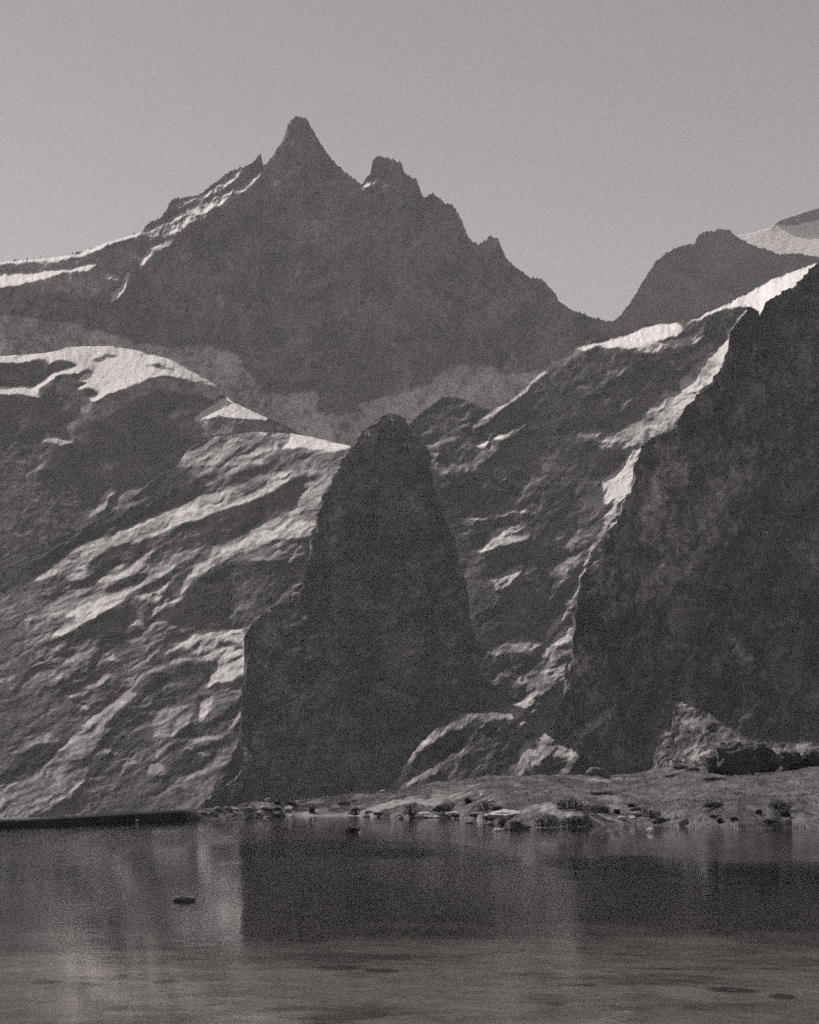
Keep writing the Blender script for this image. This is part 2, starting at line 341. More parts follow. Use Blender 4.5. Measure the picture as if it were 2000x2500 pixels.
m4.p(Z2([(1140, 960), (1230, 960), (1130, 1110), (1020, 1170), (1000, 1110), (1000, 1040), (1080, 950)]), 0.5, SLAB, 3, 0.35)
m4.p(Z2([(700, 1130), (760, 1115), (860, 1140), (960, 1080), (1040, 1060), (1000, 1110), (980, 1180), (880, 1195), (800, 1195), (740, 1170)]), 0.42, SCREE, 5, 0.25)
m4.p(Z2([(975, 1195), (960, 1300), (945, 1380), (905, 1400), (870, 1440), (820, 1430), (808, 1330), (860, 1300), (900, 1260), (940, 1210)]), 0.85, 0.50, 2, 0.3)
m4.s_(ZE([(900, 480), (1060, 370), (1180, 270), (1330, 170)]), 10, 0.85, ICE, rag=0.3)
m4.s_(ZE([(1000, 300), (1150, 230), (1320, 150), (1480, 40)]), 8, 0.6, SLAB, rag=0.35)
m4.s_(ZE([(930, 660), (1000, 620)]), 8, 1.0, SNOW, rag=0.1)
m4.s_(ZE([(1070, 600), (1140, 560)]), 7, 1.0, SNOW, rag=0.1)
m4.s_(ZE([(1130, 590), (1220, 530), (1310, 480)]), 7, 0.7, ICE, rag=0.3)
m4.p(ZE([(560, 860), (500, 720), (600, 690), (545, 770), (640, 810), (850, 800), (920, 740), (940, 670), (1060, 650), (1100, 640), (1040, 740), (900, 850), (640, 890)]), 0.45, SCREE, 3, 0.3)
m4.s_(ZE([(450, 660), (620, 620), (760, 570)]), 7, 0.5, 0.17, rag=0.4)
m4.s_(ZE([(850, 1265), (980, 1270), (1100, 1230), (1300, 1192), (1420, 1230)]), 6, 0.8, SLAB, rag=0.35)
m4.p(ZE([(980, 1440), (1010, 1380), (1100, 1345), (1200, 1320), (1320, 1325), (1240, 1380), (1280, 1420), (1365, 1380), (1330, 1430), (1200, 1475), (1100, 1500), (905, 1550), (980, 1470)]), 0.9, 0.42, 2, 0.33)
m4.s_(ZE([(900, 1040), (1000, 960), (1100, 1010)]), 7, 0.45, 0.16, rag=0.5)
m4.s_(ZE([(1200, 950), (1350, 980)]), 14, 0.3, 0.14, rag=0.5)
m4.p(ZF([(340, 740), (450, 680), (520, 630), (630, 590), (585, 690), (500, 775), (380, 850), (360, 780)]), 0.85, SLAB, 2, 0.25)
m4.s_(ZF([(650, 680), (720, 630)]), 9, 0.7, SLAB, rag=0.2)
m4.p(ZF([(890, 340), (1150, 310), (1280, 270), (1420, 60), (1400, 200), (1340, 320), (1200, 400), (1000, 520), (950, 450)]), 0.38, SCREE, 3, 0.5)
m4.s_(ZF([(1430, 70), (1320, 200), (1290, 290), (1270, 390), (1180, 500), (1130, 640), (1100, 720)]), 8, 0.9, 0.50, rag=0.55)
m4.s_(ZF([(1100, 720), (1060, 850), (1000, 950), (940, 1060), (870, 1150), (800, 1270)]), 8, 0.9, ICE, rag=0.75)
m4.p(ZF([(800, 650), (950, 570), (1100, 510), (1190, 490), (1120, 600), (1000, 690), (890, 830), (855, 780), (900, 720), (840, 690)]), 0.45, 0.18, 3, 0.45)
m4.s_(ZF([(950, 950), (1030, 890)]), 8, 0.9, ICE, rag=0.4)
m4.s_(ZF([(960, 1000), (1040, 950)]), 7, 0.8, ICE, rag=0.6)
m4.p(ZF([(730, 1400), (820, 1280), (1040, 1270), (1100, 1330), (1195, 1390), (1185, 1500), (1130, 1540), (980, 1650), (1000, 1560), (900, 1600), (800, 1700), (780, 1725), (640, 1725), (630, 1640), (560, 1610), (700, 1480)]), 0.55, SCREE, 2.5, 0.3)
m4.p(ZF([(820, 1290), (900, 1190), (1010, 1105), (1065, 1140), (1040, 1280), (950, 1295)]), 0.95, 0.46, 1.5, 0.15)
m4.p(ZF([(900, 1420), (1040, 1360), (960, 1440), (860, 1500)]), 0.15, ROCK, 4, 0.3)
m4.p(ZF([(300, 1350), (400, 1290), (600, 1220), (800, 1270), (720, 1310), (670, 1370), (500, 1340), (400, 1390)]), 0.5, 0.22, 2.5, 0.4)
m4.s_(ZG([(720, 380), (770, 330), (940, 345), (900, 400)]), 7, 0.6, 0.22, rag=0.4)
m4.s_(ZG([(740, 370), (745, 430)]), 6, 0.6, 0.2, rag=0.3)
m4.p(ZG([(790, 520), (840, 580), (980, 560), (980, 440), (1090, 420), (1110, 500), (1040, 560), (960, 650), (890, 740), (830, 680), (790, 620)]), 0.6, SLAB, 2, 0.45)
m4.s_(ZG([(20, 1030), (100, 920), (220, 830), (400, 750), (530, 690)]), 9, 0.75, SCREE, rag=0.4)
m4.s_(ZG([(500, 690), (700, 670), (880, 690)]), 11, 0.6, SCREE, rag=0.25)
m4.s_(ZG([(120, 800), (300, 690), (400, 645), (540, 670)]), 8, 0.6, 0.19, rag=0.45)
m4.s_(ZG([(380, 620), (480, 480), (560, 440), (700, 500)]), 7, 0.4, 0.16, rag=0.5)
m4.p(ZG([(860, 1200), (930, 1010), (980, 900), (1100, 850), (1210, 795), (1220, 870), (1100, 970), (1000, 1060), (900, 1190)]), 0.6, 0.20, 2.5, 0.4)
m4.s_(ZG([(870, 1190), (935, 1000), (990, 900)]), 4, 0.9, SLAB, rag=0.3)
m4.s_(ZG([(930, 1170), (1010, 1050), (1100, 960)]), 4, 0.9, SLAB, rag=0.3)
QP = ZG([(1260, 920), (1400, 820), (1600, 680), (1760, 570), (1700, 680), (1600, 760), (1480, 860), (1440, 1000), (1340, 1170), (1270, 1170), (1320, 1040), (1200, 1030)])
m4.p(QP, 0.8, 0.26, 2.5, 0.3)
for q in ([(920, 770), (1000, 690), (1080, 560)], [(1190, 670), (1260, 590), (1345, 545)], [(1290, 900), (1380, 760), (1440, 650)], [(920, 830), (930, 760)]):
    m4.s_(ZG(q), 5, 0.6, 0.2, rag=0.35)
m4.p(ZG([(0, 1180), (200, 1130), (300, 1060), (360, 1110), (200, 1190), (60, 1240), (0, 1300)]), 0.35, 0.14, 4, 0.5)
m4.s_(ZG([(330, 60), (420, 0)]), 8, 0.45, 0.15, rag=0.5)
mat_mid = slope_material('broken_rock_and_ice', 0.025)
ridge4 = [(820, 1400), (880, 1200), (940, 1110), (998, 1036), (1027, 1010), (1060, 985), (1080, 971), (1114, 970), (1146, 981), (1172, 996), (1204, 998), (1240, 985), (1286, 948), (1305, 925), (1330, 903), (1370, 880), (1409, 849), (1440, 832),
          (1493, 826), (1545, 814), (1580, 794), (1615, 791), (1655, 788), (1719, 768), (1777, 742), (1829, 713), (1881, 684), (1932, 664), (2150, 590), (2300, 560)]
m4.break_up(0.5, 0.7, 34, 4.0, 0.5)
mountain('mountain_slope', ridge4, [(820, 4200), (2300, 4230)], 2080, m4, mat_mid,
         'broken dark slope with a curved snow band along its top, right of the central spur', tm=1.1, gain=1.6, jag=1.6, grain_ang=32, stretch=2.0, seed=40, rough=0.75, tmax=2.2)

# ---- left snow dome with its dark buttress
m5 = Map(0.02, 0.09, ang=25, seed=5)
m5.p(ZA([(-900, 160), (70, 160), (330, 130), (420, 98), (600, 85), (850, 90), (1050, 130), (1280, 190), (1430, 270), (1560, 340), (1720, 440), (1600, 400), (1400, 360), (1250, 330), (1150, 350), (1050, 400),
         (900, 450), (750, 510), (640, 550), (610, 510), (700, 480), (620, 440), (490, 445), (600, 400), (520, 365), (580, 320), (650, 310), (560, 290), (530, 320), (400, 318), (320, 352), (240, 410), (182, 455),
         (205, 530), (150, 515), (70, 490), (-900, 480), (-900, 430), (70, 430), (160, 430), (240, 360), (330, 300), (430, 285), (520, 250), (450, 210), (350, 205), (270, 230), (240, 190), (70, 220), (-900, 240)]), 0.85, 0.72, 1.5, 0.13)
m5.p(ZA([(630, 560), (1150, 352), (1400, 362), (1720, 440), (1700, 560), (1560, 500), (1380, 480), (1250, 430), (1000, 540), (850, 620), (700, 720), (560, 700), (540, 600)]), 0.10, 0.28, 5, 0.15)  # half-shaded snow: the shade is put into its lower reflectance
for q, a in (([(680, 185), (780, 165), (860, 165)], 0.35), ([(1100, 245), (1200, 250), (1330, 280)], 0.2), ([(570, 285), (650, 295)], 0.25), ([(1420, 370), (1560, 390), (1690, 440)], 0.5), ([(640, 200), (760, 190)], 0.45)):
    m5.s_(ZA(q), 4.5, 0.35, a, rag=0.3)
m5.p(ZA([(215, 890), (250, 800), (300, 840), (360, 860), (470, 890), (380, 920), (300, 900)]), 0.9, ICE, 2, 0.35)
m5.p(ZA([(200, 730), (340, 760), (560, 700), (480, 800), (330, 800)]), 0.25, 0.16, 6, 0.3)
m5.p(ZB([(120, 240), (330, 90), (400, 65), (600, 180), (750, 240), (730, 265), (500, 250), (330, 225), (135, 275)]), 0.95, 0.74, 1.2, 0.08)
m5.s_(ZB([(-100, 230), (0, 200), (90, 190)]), 9, 0.5, SLAB, rag=0.4)
m5.p(ZB([(0, 280), (330, 240), (760, 270), (900, 340), (600, 370), (200, 400), (0, 420)]), 0.22, 0.19, 4, 0.2)
m5.p(ZA([(735, 1335), (800, 1285), (865, 1330), (770, 1370), (750, 1450), (650, 1515), (585, 1565), (640, 1490), (690, 1430)]), 0.9, 0.42, 1.5, 0.4)
m5.p(ZA([(860, 1330), (1150, 1240), (1320, 1140), (1200, 1270), (1000, 1350), (1150, 1400), (1000, 1440), (780, 1480)]), 0.45, 0.17, 4, 0.3)
m5.s_(ZA([(90, 1170), (180, 1120), (250, 1050)]), 7, 0.4, 0.17, rag=0.3)
m5.s_(ZA([(560, 1200), (700, 1120), (820, 1090)]), 9, 0.25, 0.14, rag=0.5)
mat_dome = slope_material('glacier_and_rock', 0.02)
ridge5 = [(-300, 880), (-60, 874)] + ZA([(70, 160), (200, 150), (330, 130), (420, 98), (600, 85), (850, 90), (1050, 130), (1280, 190), (1430, 270), (1560, 340), (1690, 420)]) + \
         [(536, 962), (556, 969), (570, 983), (614, 1002), (655, 1020), (700, 1040), (740, 1062), (800, 1090), (900, 1130), (960, 1200)]
m5.break_up(0.4, 0.4, 28, 2.2, 0.30)
mountain('snow_dome', ridge5, [(-300, 4200), (960, 4330)], 1560, m5, mat_dome,
         'rounded snow dome over a dark rock buttress on the left', tm=1.2, gain=1.4, jag=0.8, grain_ang=35, stretch=1.6, seed=50, rough=0.6, tmax=2.0, hp=60)

# ---- left glacier-polished slabs down to the lake
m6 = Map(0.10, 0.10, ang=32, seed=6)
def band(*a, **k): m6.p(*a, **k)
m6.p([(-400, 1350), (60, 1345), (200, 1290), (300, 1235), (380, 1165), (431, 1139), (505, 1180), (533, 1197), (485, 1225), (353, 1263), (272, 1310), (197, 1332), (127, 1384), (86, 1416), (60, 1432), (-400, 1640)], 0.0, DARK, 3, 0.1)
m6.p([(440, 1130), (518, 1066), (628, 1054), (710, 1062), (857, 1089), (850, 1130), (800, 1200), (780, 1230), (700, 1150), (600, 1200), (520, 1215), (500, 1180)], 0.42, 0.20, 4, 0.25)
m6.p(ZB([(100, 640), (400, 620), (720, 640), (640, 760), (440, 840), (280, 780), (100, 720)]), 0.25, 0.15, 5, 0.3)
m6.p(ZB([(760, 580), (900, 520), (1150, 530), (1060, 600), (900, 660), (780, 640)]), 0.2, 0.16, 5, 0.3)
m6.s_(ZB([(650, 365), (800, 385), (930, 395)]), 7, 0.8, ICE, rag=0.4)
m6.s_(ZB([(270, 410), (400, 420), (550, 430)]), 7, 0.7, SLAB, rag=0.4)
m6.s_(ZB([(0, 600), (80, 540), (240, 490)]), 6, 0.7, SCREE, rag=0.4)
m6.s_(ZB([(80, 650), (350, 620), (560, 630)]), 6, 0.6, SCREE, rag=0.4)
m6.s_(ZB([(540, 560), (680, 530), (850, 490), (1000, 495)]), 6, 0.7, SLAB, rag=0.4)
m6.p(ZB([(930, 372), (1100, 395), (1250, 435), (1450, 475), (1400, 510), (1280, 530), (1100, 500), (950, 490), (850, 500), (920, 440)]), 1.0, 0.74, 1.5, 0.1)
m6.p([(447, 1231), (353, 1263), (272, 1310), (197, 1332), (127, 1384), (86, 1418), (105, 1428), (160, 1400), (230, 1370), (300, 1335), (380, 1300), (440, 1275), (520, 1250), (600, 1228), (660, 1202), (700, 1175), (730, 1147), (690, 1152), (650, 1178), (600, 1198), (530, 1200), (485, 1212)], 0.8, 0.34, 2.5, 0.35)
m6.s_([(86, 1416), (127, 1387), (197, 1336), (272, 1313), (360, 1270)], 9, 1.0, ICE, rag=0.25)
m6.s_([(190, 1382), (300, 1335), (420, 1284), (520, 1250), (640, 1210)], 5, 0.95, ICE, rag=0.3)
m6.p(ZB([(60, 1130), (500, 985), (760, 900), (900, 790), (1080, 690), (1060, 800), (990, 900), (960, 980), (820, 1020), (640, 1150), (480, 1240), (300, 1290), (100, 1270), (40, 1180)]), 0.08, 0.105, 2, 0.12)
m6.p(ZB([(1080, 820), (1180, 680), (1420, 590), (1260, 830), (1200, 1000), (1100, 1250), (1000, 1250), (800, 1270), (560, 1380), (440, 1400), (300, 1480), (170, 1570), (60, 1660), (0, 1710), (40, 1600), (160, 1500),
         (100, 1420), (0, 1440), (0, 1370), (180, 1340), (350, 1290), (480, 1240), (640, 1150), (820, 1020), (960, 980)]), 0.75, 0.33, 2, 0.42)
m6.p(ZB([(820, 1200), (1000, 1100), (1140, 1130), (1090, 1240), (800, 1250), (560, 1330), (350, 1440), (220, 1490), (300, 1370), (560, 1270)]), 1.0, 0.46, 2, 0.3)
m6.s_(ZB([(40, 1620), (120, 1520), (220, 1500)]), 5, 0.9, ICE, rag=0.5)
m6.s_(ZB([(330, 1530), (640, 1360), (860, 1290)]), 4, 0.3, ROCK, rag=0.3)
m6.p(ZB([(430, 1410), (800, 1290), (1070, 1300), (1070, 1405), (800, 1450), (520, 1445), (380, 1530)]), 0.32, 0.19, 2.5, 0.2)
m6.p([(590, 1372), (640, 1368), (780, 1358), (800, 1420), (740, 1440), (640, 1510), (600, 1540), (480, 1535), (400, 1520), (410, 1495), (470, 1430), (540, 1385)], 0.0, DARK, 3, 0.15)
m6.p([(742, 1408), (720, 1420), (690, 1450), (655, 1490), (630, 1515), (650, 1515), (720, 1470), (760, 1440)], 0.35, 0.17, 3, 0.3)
# zone C
m6.p(ZC([(75, 720), (200, 690), (300, 570), (400, 510), (620, 430), (760, 370), (960, 290), (1130, 150), (1180, 100), (1140, 260), (1300, 190), (1450, 150), (1725, 80), (1725, 260), (1500, 300), (1300, 320), (1000, 480), (700, 560), (440, 700), (200, 740), (75, 760)]), 0.6, 0.24, 3, 0.4)
m6.p(ZC([(400, 350), (540, 285), (660, 320), (570, 390), (460, 415)]), 0.85, 0.38, 2, 0.3)
m6.s_(ZC([(440, 480), (600, 470), (760, 380), (870, 320), (1000, 280), (1130, 150)]), 13, 0.95, 0.42, rag=0.35)
m6.p(ZC([(840, 330), (1000, 260), (1130, 290), (1000, 340), (880, 400), (780, 420)]), 0.95, 0.42, 2, 0.3)
m6.p(ZC([(260, 925), (400, 760), (430, 690), (560, 600), (700, 560), (880, 500), (970, 480), (900, 575), (740, 665), (560, 765), (400, 860)]), 1.0, 0.46, 1.5, 0.22)
m6.s_(ZC([(960, 490), (1150, 400), (1300, 300), (1450, 205)]), 7, 1.0, 0.44, rag=0.25)
m6.s_(ZC([(1380, 520), (1420, 430), (1500, 330), (1725, 190)]), 9, 0.95, 0.42, rag=0.35)
m6.s_(ZC([(1180, 650), (1250, 600), (1400, 570)]), 12, 0.9, 0.42, rag=0.7)
m6.s_(ZC([(1030, 560), (1180, 500), (1280, 420)]), 11, 0.8, 0.36, rag=0.7)
m6.s_(ZC([(1150, 690), (1200, 640), (1180, 540)]), 9, 0.6, 0.3, rag=0.6)
m6.p(ZC([(590, 250), (800, 120), (970, 80), (900, 190), (800, 290), (690, 300)]), 0.05, 0.10, 2, 0.15)
m6.p(ZC([(380, 510), (480, 440), (720, 345), (700, 385), (560, 450)]), 0.05, 0.10, 2, 0.1)
m6.p(ZC([(-700, 700), (75, 430), (330, 360), (390, 400), (380, 480), (250, 590), (75, 690), (-700, 900)]), 0.08, 0.10, 3, 0.15)
m6.p(ZC([(1100, 240), (1180, 130), (1300, 70), (1640, 80), (1450, 150), (1300, 190), (1150, 300)]), 0.1, 0.11, 2, 0.4)
m6.p(ZC([(740, 520), (780, 440), (1000, 340), (1110, 350), (1080, 400), (900, 470)]), 0.08, 0.10, 2, 0.3)
m6.p(ZC([(75, 760), (250, 740), (430, 710), (380, 790), (260, 920), (75, 960)]), 0.25, 0.15, 4, 0.25)
m6.p(ZC([(280, 940), (560, 780), (900, 590), (1080, 560), (1150, 680), (1000, 740), (950, 800), (700, 850), (480, 950)]), 0.06, 0.095, 2, 0.12)
m6.p(ZC([(1480, 420), (1725, 300), (1725, 800), (1450, 780), (1250, 700), (1400, 560)]), 0.0, 0.10, 5, 0.15)
for q, wd, a in (([(960, 780), (1010, 750), (1070, 800)], 8, .36), ([(740, 1050), (800, 1040), (850, 1080)], 9, .36), ([(700, 1270), (760, 1210), (830, 1190)], 9, .36), ([(420, 1370), (500, 1380), (590, 1350)], 8, .34),
               ([(480, 1000), (560, 960), (620, 900)], 8, .33), ([(860, 940), (1000, 910), (1100, 890)], 8, .26), ([(90, 1110), (200, 1040), (420, 960), (600, 950)], 8, .22), ([(700, 1100), (760, 1040)], 9, .26),
               ([(150, 1000), (240, 980)], 7, .3), ([(500, 1440), (580, 1470), (620, 1520)], 7, .24), ([(75, 1300), (240, 1200), (430, 1210)], 16, .19), ([(560, 1310), (700, 1280)], 6, .3), ([(1200, 820), (1400, 800), (1500, 800)], 8, .24),
               ([(1080, 840), (1200, 740), (1350, 800)], 8, .24), ([(260, 1050), (480, 1060), (660, 1000)], 18, .2)):
    m6.s_(ZC(q), wd, 0.75, a, rag=0.6)
# zone D
m6.p(ZD([(600, 315), (760, 290), (1010, 305), (1110, 450), (1100, 640), (1000, 700), (900, 740), (700, 790), (760, 620), (820, 580), (640, 530), (500, 430)]), 0.8, 0.38, 1.5, 0.45)
m6.p(ZD([(800, 400), (960, 400), (1040, 470), (900, 440), (820, 430)]), 0.05, 0.10, 2, 0.2)
m6.p(ZD([(860, 330), (1010, 310), (1050, 400), (960, 390), (860, 400), (820, 370)]), 1.0, 0.44, 1.5, 0.35)
m6.s_(ZD([(0, 880), (100, 760), (200, 680), (380, 580), (600, 540), (760, 560)]), 7, 0.9, 0.30, rag=0.35)
m6.s_(ZD([(-300, 1230), (-100, 1000), (100, 840)]), 8, 0.9, 0.26, rag=0.3)
m6.s_(ZD([(360, 510), (500, 420), (620, 350)]), 5, 0.9, 0.30, rag=0.3)
m6.p(ZD([(130, 840), (260, 720), (420, 620), (600, 565), (780, 600), (700, 720), (620, 850), (450, 930), (300, 900)]), 0.0, 0.075, 2, 0.1)
m6.p(ZD([(700, 780), (780, 640), (900, 620), (880, 700), (760, 760)]), 0.95, 0.44, 1.5, 0.35)
m6.s_(ZD([(640, 860), (760, 780), (900, 740)]), 6, 0.0, 0.08, rag=0.2)
m6.p(ZD([(660, 900), (760, 850), (1000, 720), (980, 900), (860, 1000), (720, 1100), (640, 1080)]), 0.45, 0.20, 3, 0.35)
m6.p(ZD([(635, 1080), (650, 900), (770, 855), (730, 960), (680, 1060)]), 0.9, 0.40, 1.5, 0.3)
m6.p(ZD([(220, 980), (440, 960), (620, 895), (560, 1080), (430, 1190), (260, 1200)]), 0.5, 0.22, 3, 0.4)
m6.p(ZD([(645, 900), (640, 1040), (600, 1230), (480, 1190), (560, 1080)]), 0.0, 0.085, 2, 0.15)
m6.p(ZD([(-120, 1150), (0, 980), (200, 965), (250, 1050), (260, 1200), (210, 1440), (0, 1500), (-150, 1400)]), 0.03, 0.085, 3, 0.15)
m6.s_(ZD([(400, 1225), (600, 1230), (820, 1210), (960, 1080), (1010, 880)]), 6, 0.8, 0.26, rag=0.35)
m6.s_(ZD([(520, 1300), (590, 1310)]), 6, 1.0, 0.5, rag=0.2)
m6.s_(ZD([(640, 1330), (720, 1360)]), 8, 0.9, 0.36, rag=0.5)
m6.p(ZD([(380, 1280), (560, 1300), (650, 1370), (720, 1430), (500, 1540), (350, 1500), (270, 1400)]), 0.0, 0.08, 3, 0.15)
m6.s_(ZD([(270, 1400), (330, 1310), (420, 1240)]), 6, 0.8, 0.22, rag=0.3)
m6.s_(ZD([(280, 1725), (450, 1620), (560, 1560), (700, 1490), (860, 1420)]), 10, 0.75, 0.23, rag=0.4)
m6.p(ZD([(205, 1525), (220, 1440), (320, 1420), (390, 1530)]), 0.6, 0.25, 2, 0.35)
m6.s_(ZD([(700, 1500), (820, 1400), (960, 1300), (1050, 1180)]), 12, 0.5, 0.2, rag=0.5)
m6.s_(Z3([(190, 640), (280, 560), (360, 480), (440, 410), (560, 330)]), 10, 0.9, 0.27, rag=0.3)
m6.p(Z3([(190, 650), (300, 550), (400, 470), (460, 480), (400, 560), (360, 600), (250, 680), (105, 700)]), 0.55, 0.20, 3, 0.35)
m6.p(Z3([(-300, 760), (105, 700), (240, 680), (370, 640), (410, 680), (320, 740), (180, 830), (105, 860), (-300, 880)]), 0.7, 0.24, 3, 0.35)
m6.p(Z3([(-300, 540), (105, 530), (200, 500), (290, 530), (190, 630), (105, 690), (-300, 720)]), 0.03, 0.09, 4, 0.15)
m6.p(Z3([(105, 520), (180, 490), (260, 530), (200, 540), (105, 560)]), 0.5, 0.2, 3, 0.3)
m6.p(Z3([(390, 600), (480, 590), (600, 590), (630, 640), (620, 680), (540, 740), (380, 770), (330, 760)]), 0.03, 0.09, 4, 0.2)
m6.s_(Z3([(410, 590), (440, 570), (490, 585)]), 7, 0.8, 0.28, rag=0.5)
m6.p(Z3([(560, 830), (700, 740), (820, 690), (960, 680), (1000, 740), (850, 780), (700, 820)]), 0.15, 0.12, 4, 0.3)
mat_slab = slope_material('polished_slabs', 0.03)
ridge6 = [(-400, 1560), (-200, 1470), (60, 1345), (200, 1290), (300, 1235), (380, 1165), (431, 1139), (460, 1095), (500, 1074), (527, 1066), (628, 1054), (712, 1058), (759, 1066), (857, 1089), (876, 1120), (890, 1300), (905, 1600), (930, 2060)]
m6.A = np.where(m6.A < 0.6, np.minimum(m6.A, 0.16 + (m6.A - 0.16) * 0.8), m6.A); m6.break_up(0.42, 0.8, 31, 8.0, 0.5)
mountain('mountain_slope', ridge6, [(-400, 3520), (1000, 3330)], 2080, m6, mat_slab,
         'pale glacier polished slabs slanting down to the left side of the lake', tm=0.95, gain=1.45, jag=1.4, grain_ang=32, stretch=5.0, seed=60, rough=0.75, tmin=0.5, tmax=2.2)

# ---- central dark spur
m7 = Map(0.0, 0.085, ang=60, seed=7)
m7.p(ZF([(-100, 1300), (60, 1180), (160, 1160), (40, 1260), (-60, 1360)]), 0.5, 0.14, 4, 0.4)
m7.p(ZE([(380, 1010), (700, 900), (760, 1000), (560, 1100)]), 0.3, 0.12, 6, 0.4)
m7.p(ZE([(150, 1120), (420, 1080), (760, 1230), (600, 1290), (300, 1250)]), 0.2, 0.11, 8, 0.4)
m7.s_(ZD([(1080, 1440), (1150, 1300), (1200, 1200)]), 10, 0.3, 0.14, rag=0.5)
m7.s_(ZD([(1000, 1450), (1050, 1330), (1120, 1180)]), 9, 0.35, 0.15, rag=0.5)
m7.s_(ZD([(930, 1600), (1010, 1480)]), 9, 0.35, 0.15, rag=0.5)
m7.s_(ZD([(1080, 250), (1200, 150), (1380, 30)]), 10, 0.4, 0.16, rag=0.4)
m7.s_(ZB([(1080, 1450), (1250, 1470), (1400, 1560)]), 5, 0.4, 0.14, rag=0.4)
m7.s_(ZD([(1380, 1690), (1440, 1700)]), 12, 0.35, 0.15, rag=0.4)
m7.p([(640, 1500), (760, 1440), (860, 1600), (800, 1800), (650, 1900), (600, 1800)], 0.08, 0.13, 16, 0.4)  # this and the next two zones paint tonal relief onto the unlit face
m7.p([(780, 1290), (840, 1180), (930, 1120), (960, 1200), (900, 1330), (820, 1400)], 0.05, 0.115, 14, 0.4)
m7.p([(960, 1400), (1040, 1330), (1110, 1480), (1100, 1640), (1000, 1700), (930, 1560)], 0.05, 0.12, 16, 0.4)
m7.s_(ZE([(380, 1010), (470, 980)]), 10, 0.2, 0.13, rag=0.5)
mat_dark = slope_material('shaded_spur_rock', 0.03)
ridge7 = [(440, 2060), (500, 1960), (545, 1900), (580, 1820), (592, 1740), (600, 1655), (603, 1560), (610, 1528), (640, 1502), (700, 1455), (742, 1425), (751, 1352), (760, 1322), (772, 1285), (778, 1262), (789, 1246), (793, 1212), (806, 1186), (812, 1160), (829, 1142),
          (857, 1089), (868, 1070), (885, 1056), (905, 1040), (922, 1022), (940, 1013), (962, 1010), (984, 1022), (996, 1038), (1020, 1072), (1039, 1103), (1052, 1146), (1064, 1212), (1082, 1236), (1092, 1290), (1108, 1318), (1120, 1392), (1136, 1418), (1144, 1500), (1158, 1536), (1166, 1600), (1176, 1690), (1188, 1760), (1215, 1805), (1250, 1900), (1290, 2060)]
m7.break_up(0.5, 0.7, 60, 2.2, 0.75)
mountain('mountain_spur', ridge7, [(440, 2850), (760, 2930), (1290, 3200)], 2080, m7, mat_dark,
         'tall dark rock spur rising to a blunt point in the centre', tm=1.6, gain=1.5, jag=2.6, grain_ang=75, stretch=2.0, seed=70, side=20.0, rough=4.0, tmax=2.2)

# ---- right cliff
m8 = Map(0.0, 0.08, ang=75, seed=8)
m8.p([(1560, 1100), (1700, 1060), (1850, 1080), (1840, 1250), (1760, 1300), (1700, 1400), (1600, 1450), (1520, 1500), (1450, 1520), (1440, 1400), (1500, 1300)], 0.06, 0.17, 18, 0.35)  # paler zone painted to give the shaded cliff some light and dark
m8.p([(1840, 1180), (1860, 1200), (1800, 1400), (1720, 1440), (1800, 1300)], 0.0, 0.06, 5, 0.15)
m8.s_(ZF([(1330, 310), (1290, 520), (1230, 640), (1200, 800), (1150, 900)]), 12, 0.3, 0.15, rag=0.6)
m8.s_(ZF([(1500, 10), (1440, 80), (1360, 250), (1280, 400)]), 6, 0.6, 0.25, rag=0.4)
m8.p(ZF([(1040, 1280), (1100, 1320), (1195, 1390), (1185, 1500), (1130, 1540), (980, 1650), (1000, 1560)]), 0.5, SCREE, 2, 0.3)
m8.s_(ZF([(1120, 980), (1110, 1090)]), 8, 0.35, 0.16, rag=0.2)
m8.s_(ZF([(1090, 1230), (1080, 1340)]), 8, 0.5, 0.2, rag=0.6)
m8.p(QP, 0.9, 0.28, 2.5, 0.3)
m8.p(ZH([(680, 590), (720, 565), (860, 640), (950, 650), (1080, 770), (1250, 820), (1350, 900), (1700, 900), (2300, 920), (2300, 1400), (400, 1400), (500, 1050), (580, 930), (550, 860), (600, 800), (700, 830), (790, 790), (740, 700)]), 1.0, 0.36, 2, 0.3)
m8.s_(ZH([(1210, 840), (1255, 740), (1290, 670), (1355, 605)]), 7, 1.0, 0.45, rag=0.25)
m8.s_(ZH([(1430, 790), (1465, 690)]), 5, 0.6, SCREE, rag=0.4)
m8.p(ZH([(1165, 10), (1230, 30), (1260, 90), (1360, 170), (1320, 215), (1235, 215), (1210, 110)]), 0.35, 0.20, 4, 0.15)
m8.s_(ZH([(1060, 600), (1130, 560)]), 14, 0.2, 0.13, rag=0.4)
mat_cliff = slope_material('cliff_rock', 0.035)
ridge8 = [(1290, 2060), (1330, 1850), (1352, 1770), (1374, 1705), (1384, 1640), (1400, 1590), (1406, 1513), (1414, 1461), (1419, 1432), (1428, 1397), (1442, 1351), (1471, 1316), (1485, 1290), (1510, 1262), (1522, 1229), (1539, 1206), (1548, 1171), (1554, 1130), (1565, 1090),
          (1591, 1072), (1614, 1061), (1643, 1049), (1667, 1014), (1690, 980), (1719, 951), (1754, 910), (1771, 864), (1780, 835), (1794, 806), (1812, 777), (1829, 751), (1840, 750), (1850, 757), (1858, 770), (1869, 736), (1904, 716), (1932, 702),
          (2000, 640), (2120, 560), (2300, 500)]
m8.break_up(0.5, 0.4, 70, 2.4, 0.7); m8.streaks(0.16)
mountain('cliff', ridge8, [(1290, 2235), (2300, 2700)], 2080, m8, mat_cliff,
         'tall dark cliff filling the right side above the scree', tm=1.8, gain=1.6, jag=2.0, grain_ang=80, stretch=3.0, seed=80, side=15.0, rough=3.4, tmax=2.3)

